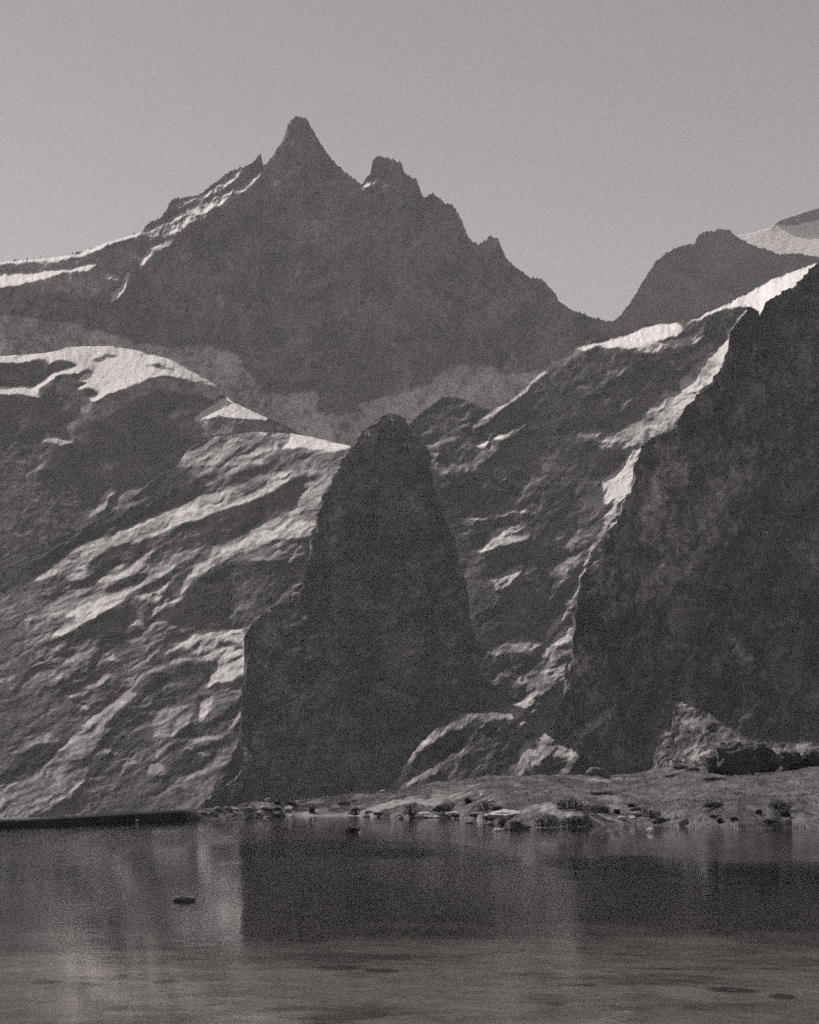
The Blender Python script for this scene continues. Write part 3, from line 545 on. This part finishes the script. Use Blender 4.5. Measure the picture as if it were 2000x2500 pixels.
# ---- low rock apron with slabs and ribs at the foot of the gully
m9 = Map(0.0, 0.07, ang=38, seed=9)
for q, wd, a in (([(0, 1060), (60, 960), (120, 900), (220, 830), (400, 750), (530, 690)], 14, .26), ([(500, 690), (700, 672), (900, 690)], 14, .25), ([(100, 860), (200, 760), (300, 700), (400, 650), (540, 670)], 8, .2),
                 ([(0, 1240), (200, 1150), (300, 1080)], 12, .16), ([(400, 1030), (490, 980)], 10, .17), ([(920, 830), (935, 770), (1000, 700)], 6, .22), ([(1290, 900), (1380, 760), (1440, 690)], 7, .22),
                 ([(1040, 1100), (1120, 1000), (1230, 930)], 9, .18)):
    m9.s_(ZG(q), wd, 0.95, a, rag=0.45)
m9.p(ZG([(860, 1230), (930, 1010), (980, 900), (1100, 850), (1210, 795), (1240, 870), (1100, 970), (1000, 1080), (920, 1230)]), 0.85, 0.24, 2.5, 0.4)
m9.p(QP, 0.85, 0.20, 2.5, 0.35)
m9.break_up(0.5, 0.6, 42, 3.0, 0.5)
ridge9 = [(930, 2060), (975, 1900), (1003, 1848), (1028, 1814), (1062, 1783), (1108, 1752), (1150, 1742), (1200, 1741), (1252, 1744), (1266, 1768), (1282, 1762), (1305, 1790), (1330, 1788), (1360, 1815), (1395, 1832), (1430, 1850), (1470, 1880), (1500, 1930), (1540, 2060)]
mountain('rock_apron', ridge9, [(930, 1860), (1570, 1790)], 2080, m9, mat_cliff, 'low rounded rock apron with lit ribs at the foot of the gully',
         tm=1.45, gain=1.5, jag=2.4, grain_ang=40, stretch=3.0, seed=90, rough=0.9, side=5.0)
# ---- scree cone under the cliff, facing the sun
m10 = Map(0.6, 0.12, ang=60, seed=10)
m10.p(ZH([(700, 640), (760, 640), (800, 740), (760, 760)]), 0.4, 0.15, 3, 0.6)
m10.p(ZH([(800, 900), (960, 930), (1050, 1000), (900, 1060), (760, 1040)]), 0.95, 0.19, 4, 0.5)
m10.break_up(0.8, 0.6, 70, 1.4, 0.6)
ridge10 = [(1560, 2060), (1585, 1900), (1598, 1858), (1612, 1806), (1628, 1786), (1640, 1792), (1646, 1740), (1652, 1722), (1662, 1715), (1700, 1736), (1730, 1744), (1765, 1776), (1800, 1796), (1840, 1814), (1950, 1818), (2100, 1812), (2300, 1815)]
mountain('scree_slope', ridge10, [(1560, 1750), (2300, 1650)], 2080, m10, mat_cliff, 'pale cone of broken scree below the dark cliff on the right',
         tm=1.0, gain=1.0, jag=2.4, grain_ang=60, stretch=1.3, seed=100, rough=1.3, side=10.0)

# ================================================================== GROUND, LAKE AND BANK
def simple(name, a0, a1, scale): return rock_material(name, a0, a1, scale)
mat_ground = simple('valley_ground', 0.06, 0.12, 0.02)
gme = bpy.data.meshes.new('ground'); S = 45000
gme.from_pydata([(-S, -S, -45), (S, -S, -45), (S, S, -45), (-S, S, -45)], [], [(0, 1, 2, 3)]); gme.materials.append(mat_ground)
g = bpy.data.objects.new('ground', gme); C.objects.link(g); tag(g, kind='structure')

shore = np.array([(-900, 2050), (-300, 2032), (60, 2016), (250, 2009), (400, 2002), (480, 1999), (560, 1997), (700, 1990), (860, 1990), (1000, 1995), (1100, 1994), (1180, 2003), (1260, 2012), (1330, 2016), (1430, 2015), (1480, 2012),
                  (1540, 2011), (1600, 2013), (1680, 2016), (1800, 2022), (1930, 2018), (2100, 2024), (2900, 2045)], float)
crest = np.array([(-900, 2034), (-300, 2016), (60, 1999), (150, 1994), (250, 1988), (400, 1979), (480, 1975), (540, 1972), (600, 1960), (660, 1955), (720, 1954), (780, 1948), (860, 1942), (940, 1934), (1000, 1922), (1060, 1909), (1120, 1903),
                  (1200, 1895), (1300, 1893), (1400, 1892), (1480, 1893), (1540, 1889), (1590, 1878), (1650, 1868), (1720, 1862), (1800, 1862), (1930, 1850), (2100, 1840), (2900, 1800)], float)
def shoreY(px): return CAM_Z * F_PX / (np.interp(px, shore[:, 0], shore[:, 1]) - HZ)
depthw = np.array([(-900, 3), (480, 3.5), (600, 9), (900, 22), (1200, 50), (1500, 65), (1900, 80), (2900, 95)], float)
pxs = np.concatenate([np.arange(-900, -100, 8), np.arange(-100, 2100, 2.5), np.arange(2100, 2901, 8)])
sy = shoreY(pxs); cy = sy + np.interp(pxs, depthw[:, 0], depthw[:, 1])
cz = CAM_Z + cy * elev(np.interp(pxs, crest[:, 0], crest[:, 1]))
rows = 150
T = np.linspace(0, 1, rows)[:, None] ** 1.25
YY = sy[None] + (cy - sy)[None] * T
prof = np.interp(T[:, 0], [0, 0.04, 0.15, 0.4, 0.7, 1], [0, 0.10, 0.26, 0.55, 0.82, 1])[:, None] * np.ones_like(YY)
damm = (1 - sstep(440, 500, pxs))[None]
prof = prof * (1 - damm) + np.interp(T[:, 0], [0, 0.12, 0.3, 1], [0, 0.85, 1, 1])[:, None] * damm
ZZ = prof * cz[None]
und = np.clip(sstep(1640, 1700, pxs) + sstep(1250, 1270, pxs) * (1 - sstep(1420, 1440, pxs)) + sstep(990, 1010, pxs) * (1 - sstep(1200, 1230, pxs)) * 0.7, 0, 1) * np.clip(0.5 + 2.0 * fbm(pxs, pxs * 0, 70, 2, 77), 0.0, 1.1)
ZZ = ZZ + (0.42 * und)[None] * sstep(0.0, 0.012, T) * (1 - sstep(0.03, 0.30, T))
XX = (pxs[None] - 1000) / F_PX * YY / cp * cp
# lateral: keep the exact camera fan so that the shoreline stays where it is on the ground
XX = YY * ((pxs[None] - 1000) / F_PX) / (cp + 0.13 * sp)
mound = fbm(XX, YY * 0.6, 9, 4, 501) * 0.8 + fbm(XX, YY * 0.7, 2.2, 4, 502, gain=0.65) * 0.5
lip = np.clip(T * 14, 0, 1) * (1 - np.clip((T - 0.94) / 0.06, 0, 1) * 0.7)
hum = (1 - 0.85 * damm)
ZZ = ZZ + mound * lip * hum * np.clip(cz[None] / 1.6, 0.3, 1.3)
ZZ = np.maximum(ZZ, 0.02 + 0.0 * ZZ)
ground_pts = (XX.copy(), YY.copy(), ZZ.copy())
frontrows = []
for dd, zz in ((14.0, -1.6), (6.0, -0.9), (2.0, -0.5), (0.7, -0.25)):
    Yf = sy - dd; frontrows.append(np.stack([Yf * ((pxs - 1000) / F_PX) / (cp + 0.13 * sp), Yf, zz + 0 * Yf], -1))
backrows = []
for dd, zz in ((6, -0.6), (20, -4), (60, -16), (140, -50)):
    Yb = cy + dd; backrows.append(np.stack([Yb * ((pxs - 1000) / F_PX) / (cp + 0.13 * sp), Yb, cz + zz], -1))
V = np.concatenate([np.array(backrows[::-1]), np.stack([XX, YY, ZZ], -1)[::-1], np.array(frontrows[::-1])], 0)
cov = np.full(V.shape[:2], 0.17)
Xc, Yc = V[..., 0], V[..., 1]
nn = fbm(Xc, Yc * 0.5, 5, 4, 610)
cov = 0.105 + 0.12 * nn
# bare pale rock slabs showing through the turf
slabn = fbm(Xc, Yc * 0.45, 7, 3, 640)
PXg = np.repeat(pxs[None], V.shape[0], 0)
slabm = sstep(0.16, 0.22, slabn + 0.25 * fbm(Xc, Yc, 1.2, 3, 641)) * sstep(520, 700, PXg) * (1 - sstep(1480, 1600, PXg))
cov = cov * (1 - slabm) + (0.22 + 0.1 * nn) * slabm
cov = cov * (1 - (1 - sstep(440, 500, PXg)) * 0.7)
mat_bank = slope_material('meadow_turf_and_stone', 0.8, 0.5)
bank = grid_mesh('grass_bank', V, mat_bank, cov); tag(bank, label='low meadow bank along the far shore of the lake', kind='structure')

# lake bed: a pale shallow shelf by the near shore, then deep water
ys = np.concatenate([np.linspace(11, 45, 260), np.linspace(45.5, 200, 80)])
xs_ = np.concatenate([np.linspace(-60, -11, 80), np.linspace(-10.9, 10.9, 340), np.linspace(11, 60, 80)])
BX, BY = np.meshgrid(xs_, ys[::-1])
dep = np.interp(BY + fbm(BX, BY, 12, 3, 700) * 5, [10, 14, 30, 52, 68, 90, 250], [0.25, -0.22, -0.42, -0.55, -1.6, -2.8, -3.2])
BZ = dep + fbm(BX, BY, 2.5, 4, 710) * 0.10
mat_bed = slope_material('lake_bed_silt', 1.2, 0.4)
# pale silt on the near shelf, dark mud plus painted deep-water darkening where it drops away, mats of weed on the shelf
far_ = sstep(33, 54, BY + fbm(BX * 0.8, BY * 1.2, 8, 5, 730, gain=0.7) * 34)
weed = sstep(0.06, 0.22, fbm(BX * 0.6, BY * 1.1, 3.6, 5, 740, gain=0.7)) * 0.8
bcov = (0.28 + 0.10 * fbm(BX, BY, 4, 4, 745)) * (1 - weed) + 0.07 * weed
bcov = bcov * (1 - far_) + 0.02 * far_
for px_, py_, ww_, hh_ in ((135, 2392, 90, 12), (245, 2396, 60, 8), (305, 2376, 44, 12), (305, 2452, 60, 12), (830, 2354, 110, 14), (940, 2362, 100, 9), (1390, 2396, 100, 9), (1350, 2446, 46, 8), (1770, 2412, 120, 14), (1890, 2424, 60, 10), (420, 2386, 60, 8)):
    yw = (CAM_Z + 0.5) * F_PX / (py_ - HZ); xw = yw * (px_ - 1000) / F_PX
    dd = np.hypot((BX - xw) / (ww_ * yw / F_PX / 2), (BY - yw) / (hh_ * yw / (py_ - HZ) / 2 * 1.2)) + fbm(BX, BY, 0.8, 4, 750) * 1.2
    m_ = 1 - sstep(0.7, 1.1, dd); bcov = bcov * (1 - m_) + 0.05 * m_
bed = grid_mesh('lake_bed', np.stack([BX, BY, BZ], -1), mat_bed, bcov); tag(bed, kind='structure')
# near shore under and behind the camera
ys2 = np.linspace(-60, 14, 60); xs2 = np.linspace(-80, 80, 160); NX, NY = np.meshgrid(xs2, ys2[::-1])
NZ = np.interp(NY, [-60, -5, 4, 11, 14], [3.0, 1.6, 1.2, 0.25, -0.25]) + fbm(NX, NY, 3, 4, 720) * 0.15
tag(grid_mesh('near_shore', np.stack([NX, NY, NZ], -1), mat_bank, np.full(NX.shape, 0.15)), kind='structure')

def water_material():
    m, n = nodes('lake_water'); N = n.nodes.new; L = n.links.new
    o = N('ShaderNodeOutputMaterial')
    fr = N('ShaderNodeFresnel'); fr.inputs['IOR'].default_value = 1.33
    gl = N('ShaderNodeBsdfGlossy'); gl.inputs['Roughness'].default_value = 0.045; gl.inputs['Color'].default_value = (0.92, 0.92, 0.92, 1)
    tp = N('ShaderNodeBsdfTransparent'); tp.inputs['Color'].default_value = (0.80, 0.77, 0.75, 1)
    geo = N('ShaderNodeNewGeometry')
    def noise(sx, sy, sc, det):
        mp = N('ShaderNodeMapping'); mp.inputs['Scale'].default_value = (sx, sy, 1); L(geo.outputs['Position'], mp.inputs[0])
        t = N('ShaderNodeTexNoise'); t.inputs['Scale'].default_value = sc; t.inputs['Detail'].default_value = det; L(mp.outputs[0], t.inputs['Vector']); return t
    a = noise(1.0, 0.55, 2.2, 3); b = noise(1.0, 0.8, 9.0, 3); c = noise(0.25, 0.10, 0.25, 3)
    cr = N('ShaderNodeMapRange'); cr.inputs[1].default_value = 0.45; cr.inputs[2].default_value = 0.62; cr.inputs[3].default_value = 0.22; cr.inputs[4].default_value = 1.5; L(c.outputs[0], cr.inputs[0])
    s1 = N('ShaderNodeMath'); s1.operation = 'MULTIPLY'; L(b.outputs[0], s1.inputs[0]); s1.inputs[1].default_value = 0.35
    s2 = N('ShaderNodeMath'); s2.operation = 'ADD'; L(a.outputs[0], s2.inputs[0]); L(s1.outputs[0], s2.inputs[1])
    s3 = N('ShaderNodeMath'); s3.operation = 'MULTIPLY'; L(s2.outputs[0], s3.inputs[0]); L(cr.outputs[0], s3.inputs[1])
    bp = N('ShaderNodeBump'); bp.inputs['Strength'].default_value = 1.0; bp.inputs['Distance'].default_value = 0.012; L(s3.outputs[0], bp.inputs['Height'])
    L(bp.outputs[0], gl.inputs['Normal']); 
    mx = N('ShaderNodeMixShader'); L(fr.outputs[0], mx.inputs[0]); L(tp.outputs[0], mx.inputs[1]); L(gl.outputs[0], mx.inputs[2])
    L(mx.outputs[0], o.inputs[0]); return m
wpx = np.linspace(-900, 2900, 200); wr = np.linspace(0, 1, 30)
wy = (shoreY(wpx) + 0.5)[None] * wr[:, None] + 4 * (1 - wr[:, None])
wx_ = wy * ((wpx[None] - 1000) / F_PX) / (cp + 0.13 * sp) + (1 - wr[:, None]) * (wpx[None] - 1000) / 40
wv = np.stack([wx_, wy, 0 * wy], -1)[::-1]
wat = grid_mesh('lake_water', wv, water_material()); tag(wat, label='still dark lake mirroring the slopes', kind='structure')

# ================================================================== ROCKS, SHRUBS, GRASS
def on_bank(px, py):
    """the point of the meadow (or of the water) seen at that spot"""
    X, Y, Z = ground_pts; j = int(np.argmin(np.abs(pxs - px)))
    zs = Z[:, j]; ysn = Y[:, j]
    pyr = HZ - (zs - CAM_Z) / ysn * F_PX
    if py > pyr[0]:
        Yw = CAM_Z * F_PX / (py - HZ); return np.array([Yw * (px - 1000) / F_PX / (cp + .13 * sp), Yw, 0.0])
    k = int(np.argmin(np.abs(pyr - py))); return np.array([X[k, j], Y[k, j], Z[k, j]])
def rock_mesh(name, sx, sy, sz, seed, mat, cuts=7, sub=4, rough=0.16):
    bm = bmesh.new(); bmesh.ops.create_icosphere(bm, subdivisions=sub + (1 if cuts > 20 else 0), radius=1.0)
    r = random.Random(seed); planes = []
    for k in range(cuts):
        v = Vector((r.gauss(0, 1), r.gauss(0, 1), r.gauss(0, 0.8))).normalized(); planes.append((v, r.uniform(0.5, 0.82) if cuts > 20 else r.uniform(0.62, 0.9)))
    for v in bm.verts:
        p = v.co.copy()
        for nrm, d in planes:
            k = p.dot(nrm)
            if k > d: p -= nrm * (k - d) * 0.93
        n = mnoise.fractal(p * 2.3 + Vector((seed * 3.1, 0, 0)), 0.8, 2.0, 5)
        p *= 1 + n * rough
        v.co = Vector((p.x * sx, p.y * sy, p.z * sz))
    me = bpy.data.meshes.new(name); bm.to_mesh(me); bm.free(); me.materials.append(mat)
    return me
mat_boulder = rock_material('boulder_stone', 0.07, 0.17, 2.0)
mat_crag_shaded = rock_material('crag_stone_shade_dark', 0.035, 0.09, 1.6)  # blocks seen from their shaded side; that darkness is put into the stone colour
mat_pale = rock_material('pale_stone', 0.28, 0.48, 3.0)
mat_wet = rock_material('wet_dark_stone', 0.05, 0.12, 3.0)
def rock(name, label, cat, px, py, wpx_, hpx, mat, seed, group=None, sink=0.3, depth=0.8, cuts=7, rot=0.0, loc=None, rough=0.16):
    p = on_bank(px, py) if loc is None else np.array(loc); s = p[1] / F_PX
    me = rock_mesh(name, wpx_ * s / 2, wpx_ * s / 2 * depth, hpx * s / (2 - 2 * sink) * 1.0, seed, mat, cuts=cuts, rough=rough, sub=4 if wpx_ > 34 else 3)
    o = bpy.data.objects.new(name, me); C.objects.link(o)
    o.location = (p[0], p[1], p[2] + hpx * s / (2 - 2 * sink) * (1 - 2 * sink)); o.rotation_euler = (0, rot, 0)
    return tag(o, label, cat, group)
rock('boulder', 'lone dark wedge shaped boulder on the crest of the meadow', 'boulder', 1462, 1902, 58, 27, mat_boulder, 3, sink=0.2, cuts=10, rot=0.3)
rock('rock', 'small dark rock alone in the open water on the left', 'rock', 455, 2192, 54, 15, mat_wet, 8, sink=0.4, depth=0.6)
rock('rock', 'low pale flat rock at the waterline left of the shore bushes', 'rock', 1041, 1993, 64, 12, mat_pale, 12, sink=0.4, depth=0.9)
rock('rock', 'long pale rock slab sloping into the lake by the dark shore tussocks', 'rock', 1242, 1990, 110, 16, mat_pale, 14, sink=0.35, depth=1.3)
rock('rock', 'thin pale rock ledge between two dark tussocks', 'rock', 1112, 1987, 50, 7, mat_pale, 15, sink=0.4)
wr_ = [(1195, 2012, 22, 8, mat_wet, 'small dark rock in the lake left of the wet rock pair'), (1145, 2008, 20, 6, mat_wet, 'tiny dark rock in the lake below the thin ledge'), (1214, 2027, 24, 9, mat_pale, 'pale stone in the shallows in front of the sloping slab'),
       (1250, 2022, 28, 20, mat_wet, 'upright wet rock at the left end of the black tussock row'), (1232, 2025, 14, 9, mat_boulder, 'small stone beside the upright wet rock'), (1280, 2022, 30, 12, mat_wet, 'low wet rock against the black tussock row'),
       (1514, 2000, 26, 10, mat_pale, 'pale capped rock on the shore right of the tussock row'), (1587, 2030, 22, 14, mat_pale, 'round pale stone alone in the water off the right shore'), (1545, 1998, 18, 9, mat_pale, 'small pale stone on the muddy shore'),
       (1668, 2012, 26, 16, mat_boulder, 'grey rock at the left end of the undercut bank'), (334, 2003, 12, 6, mat_pale, 'white stone below the dark left bank'), (439, 2000, 9, 4, mat_pale, 'small white stone near the end of the dark left bank'),
       (766, 2002, 9, 4, mat_pale, 'small white stone in the water off the low stony shore'), (880, 2031, 8, 4, mat_pale, 'tiny white stone beside the drowned tussock'), (1648, 1995, 12, 9, mat_pale, 'small pale stone above the grey shore rock')]
for i, (px, py, ww, hh, mt, lb) in enumerate(wr_):
    rock('rock', lb, 'rock', px, py, ww, hh, mt, 30 + i, group='rocks along the waterline', sink=0.3, cuts=6)
# stony shore at the end of the left bank
rr = random.Random(9)
for i in range(26):
    px = 488 + i * 9.2 + rr.uniform(-4, 4); py = rr.uniform(1975, 1998) - (px - 490) * 0.02
    ww = rr.uniform(9, 32)
    rock('rock', 'flat stone in the pale stony shore where the dark left bank ends', 'rock', px, py, ww, ww * rr.uniform(0.22, 0.5), rr.choice([mat_pale, mat_boulder, mat_boulder]), 60 + i, group='stones of the low stony shore', sink=0.35)
# rock outcrop and scattered blocks on the right
for i, (px, py, ww, hh, mt, lb) in enumerate([(1798, 1888, 132, 86, mat_crag_shaded, 'largest shade-darkened craggy block of the outcrop on the right'), (1752, 1888, 86, 52, mat_crag_shaded, 'low craggy block at the left foot of the outcrop'),
        (1872, 1886, 100, 68, mat_crag_shaded, 'craggy block to the right of the largest block in the outcrop'), (1930, 1880, 104, 54, mat_crag_shaded, 'craggy block of the outcrop cut by the right side'), (1728, 1872, 64, 44, mat_pale, 'pale tilted slab leaning on the left of the outcrop'),
        (1706, 1872, 44, 24, mat_pale, 'pale broken rock left of the tilted slab'), (1660, 1880, 50, 16, mat_crag_shaded, 'low grey rock at the foot of the scree'), (1690, 1884, 44, 14, mat_crag_shaded, 'flat dark rock between the low grey rock and the outcrop'),
        (1628, 1868, 22, 14, mat_pale, 'small pale rock at the left edge of the scree'), (1672, 1860, 24, 14, mat_pale, 'small pale rock at the foot of the scree, nearer the outcrop'), (1838, 1884, 84, 50, mat_crag_shaded, 'low block filling the dip between the two highest blocks of the outcrop'),
        (1990, 1874, 90, 50, mat_crag_shaded, 'outermost craggy block of the outcrop on the right')]):
    rock('boulder', lb, 'boulder', px, py, ww, hh, mt, 100 + i, group='blocks of the right outcrop', sink=0.22, cuts=26, depth=0.6, rough=0.22)
# ---- shrubs and tussocks
mat_shrub = rock_material('shrub_leaves', 0.025, 0.06, 3.0)
mat_stem = rock_material('shrub_stem', 0.04, 0.08, 5.0)
mat_blade = rock_material('grass_blades', 0.07, 0.24, 0.5)
def blades(cx, cy_, cz_, n, rad_x, rad_y, h0, h1, wd, seed, lean=0.35):
    r = np.random.RandomState(seed); a = r.uniform(0, 2 * np.pi, n); q = np.sqrt(r.uniform(0, 1, n))
    x = cx + np.cos(a) * q * rad_x; y = cy_ + np.sin(a) * q * rad_y; h = r.uniform(h0, h1, n) * (1.1 - 0.6 * q * q)
    return x, y, np.full(n, cz_), h, r
def leaf_object(name, tris, mat, parent=None):
    me = bpy.data.meshes.new(name); n = len(tris); V = tris.reshape(-1, 3)
    me.vertices.add(n * 3); me.vertices.foreach_set('co', V.reshape(-1).astype(np.float32))
    me.loops.add(n * 3); me.loops.foreach_set('vertex_index', np.arange(n * 3, dtype=np.int32))
    me.polygons.add(n); me.polygons.foreach_set('loop_start', np.arange(0, n * 3, 3, dtype=np.int32)); me.update(calc_edges=True)
    me.materials.append(mat); o = bpy.data.objects.new(name, me); C.objects.link(o); o.parent = parent; return o
def leaf_cloud(r, c, rad, n, size):
    d = r.normal(size=(n, 3)); d /= np.linalg.norm(d, axis=1)[:, None]; q = r.uniform(0.35, 1, n) ** 0.6
    lump = 1 + 0.3 * np.sin(d[:, 0] * 5 + r.uniform(0, 6)) * np.cos(d[:, 1] * 4 + r.uniform(0, 6))
    p = c + d * np.array(rad) * (q * lump)[:, None]; p[:, 2] = np.maximum(p[:, 2], c[2] - rad[2] * 0.55)
    t = r.normal(size=(n, 3, 3)) * size; return p[:, None, :] + t
def shrub(px, py, wpx_, hpx, label, seed, group):
    p = on_bank(px, py); s = p[1] / F_PX; R = wpx_ * s / 2; H = hpx * s
    e = bpy.data.objects.new('shrub', None); C.objects.link(e); e.location = (p[0], p[1], p[2]); tag(e, label, 'shrub', group)
    r = np.random.RandomState(seed); T_ = []
    nl = max(2, int(wpx_ / 16))
    for k in range(nl):
        ox = (k + 0.5) / nl * 2 - 1; hh = H * r.uniform(0.7, 1.0) * (1 - 0.35 * ox * ox)
        T_.append(leaf_cloud(r, np.array([ox * R * 0.8, r.uniform(-.3, .3) * R * 0.4, hh * 0.45]), (R / nl * 1.5, R * 0.35 + 0.1, hh * 0.55), 420, 0.035))
    leaf_object('foliage', np.concatenate(T_), mat_shrub, e)
    for k in range(3):
        x = r.uniform(-.5, .5) * R; y = r.uniform(-.15, .15) * R; bm = bmesh.new()
        bmesh.ops.create_cone(bm, segments=6, radius1=0.03, radius2=0.008, depth=H * 0.8, cap_ends=True)
        for v_ in bm.verts:
            t_ = v_.co.z / (H * 0.8) + 0.5; v_.co = Vector((v_.co.x + x + x * 0.4 * t_, v_.co.y + y, t_ * H * 0.75 - 0.05))
        me = bpy.data.meshes.new('stem'); bm.to_mesh(me); bm.free(); me.materials.append(mat_stem)
        o = bpy.data.objects.new('stem', me); C.objects.link(o); o.parent = e
sh = [(1262, 2022, 30, 24, 'small dark shrub at the left end of the black waterline row'), (1335, 2018, 60, 40, 'dark pointed shrub in the left half of the black waterline row'), (1400, 2016, 66, 38, 'broad black shrub at the right end of the black waterline row'),
      (1390, 1976, 70, 34, 'dark shrub on the slope above the black waterline row'), (1455, 1985, 60, 30, 'dark shrub right of the slope shrub, above the muddy shore'), (1588, 1996, 44, 26, 'small dark shrub on the shore above the lone round stone'),
      (1100, 1980, 80, 28, 'wide low shrub above the thin pale ledge'), (1180, 1982, 56, 36, 'dark shrub between the thin ledge and the sloping pale slab'), (1002, 1990, 26, 40, 'narrow black shrub left of the low pale flat rock'),
      (868, 1990, 20, 24, 'narrow dark shrub on the low grassy shore'), (762, 1984, 14, 22, 'smallest upright dark shrub on the low shore'), (862, 2030, 34, 14, 'dark drowned tussock standing in the lake'), (1900, 1978, 60, 28, 'dark shrub on the meadow near the right side'),
      (1742, 1972, 50, 16, 'faint low shrub in the middle of the right meadow'), (1470, 1942, 60, 14, 'flat dark shrub below the lone wedge boulder'), (1655, 1898, 60, 10, 'low dark shrub on the upper meadow below the scree'), (1745, 1906, 60, 10, 'low dark shrub on the upper meadow below the outcrop')]
for i, a in enumerate(sh): shrub(*a, 200 + i, 'dark shrubs along the far shore')

for i in range(26):
    px = rr.choice([rr.uniform(640, 1010), rr.uniform(1120, 1240), rr.uniform(1430, 1700), rr.uniform(1700, 1960)]); py = np.interp(px, shore[:, 0], shore[:, 1]) - rr.uniform(2, 40)
    shrub(px, py, rr.uniform(12, 40), rr.uniform(8, 18), 'small low tussock among the grass of the far bank', 260 + i, 'small tussocks of the far bank')
for i in range(34):
    px = rr.uniform(620, 1700); py = np.interp(px, shore[:, 0], shore[:, 1]) - abs(rr.gauss(0, 1)) * 32 + 3; ww = rr.uniform(7, 24)
    rock('stone', 'small stone lying in the turf of the far bank', 'stone', px, py, ww, ww * rr.uniform(0.25, 0.5), rr.choice([mat_pale, mat_boulder, mat_wet]), 400 + i, group='small stones in the far bank', sink=0.3)

# ---- grass: blades all over the bank, one mass
def grass():
    r = np.random.RandomState(77); X, Y, Z = ground_pts; T_ = []
    nrow, ncol = X.shape; n = 170000
    j = r.randint(0, ncol, n); keep = (pxs[j] > -150) & (pxs[j] < 2150); j = j[keep]; i = (r.uniform(0, 1, len(j)) ** 1.0 * (nrow - 2)).astype(int)
    x = X[i, j] + r.uniform(-.04, .04, len(j)); y = Y[i, j] + r.uniform(-.3, .3, len(j)); z = Z[i, j]
    cl = fbm(x, y * 0.6, 1.6, 3, 801); sl = fbm(x, y * 0.45, 7, 3, 640)
    P = pxs[j]; ok = (cl > -0.12) & ~((sl > 0.13) & (P > 620) & (P < 1520)) & ((P > 600) | (r.uniform(size=len(j)) < 0.25)); x, y, z, cl, P = x[ok], y[ok], z[ok], cl[ok], P[ok]
    h = r.uniform(0.08, 0.26, len(x)) * (0.7 + 1.6 * np.clip(cl, 0, .5)) * np.where(P < 600, 0.35, 1.0); a = r.uniform(0, np.pi, len(x)); wd = r.uniform(0.015, 0.035, len(x))
    b = np.stack([x, y, z - 0.02], -1); dx = np.stack([np.cos(a) * wd, np.sin(a) * wd, 0 * a], -1)
    tip = b + np.stack([r.normal(0, .3, len(x)) * h, r.normal(0, .3, len(x)) * h, h], -1)
    return np.stack([b - dx, b + dx, tip], 1)
go = leaf_object('grass', grass(), mat_blade); tag(go, 'short meadow grass covering the far bank', 'grass', kind='stuff')

# ================================================================== HAZE
hb = bpy.data.meshes.new('haze'); x0, x1, y0, y1, z0, z1 = -9000, 9000, -9000, 12000, -60, 3000
hb.from_pydata([(x0, y0, z0), (x1, y0, z0), (x1, y1, z0), (x0, y1, z0), (x0, y0, z1), (x1, y0, z1), (x1, y1, z1), (x0, y1, z1)], [], [(0, 3, 2, 1), (4, 5, 6, 7), (0, 1, 5, 4), (1, 2, 6, 5), (2, 3, 7, 6), (3, 0, 4, 7)])
hm, n = nodes('haze_air'); o = n.nodes.new('ShaderNodeOutputMaterial'); v = n.nodes.new('ShaderNodeVolumePrincipled')
v.inputs['Color'].default_value = (0.98, 0.95, 0.95, 1); v.inputs['Density'].default_value = 3.0e-5; v.inputs['Anisotropy'].default_value = 0.0
n.links.new(v.outputs[0], o.inputs['Volume']); hb.materials.append(hm); hz = bpy.data.objects.new('haze', hb); C.objects.link(hz); tag(hz, kind='stuff')
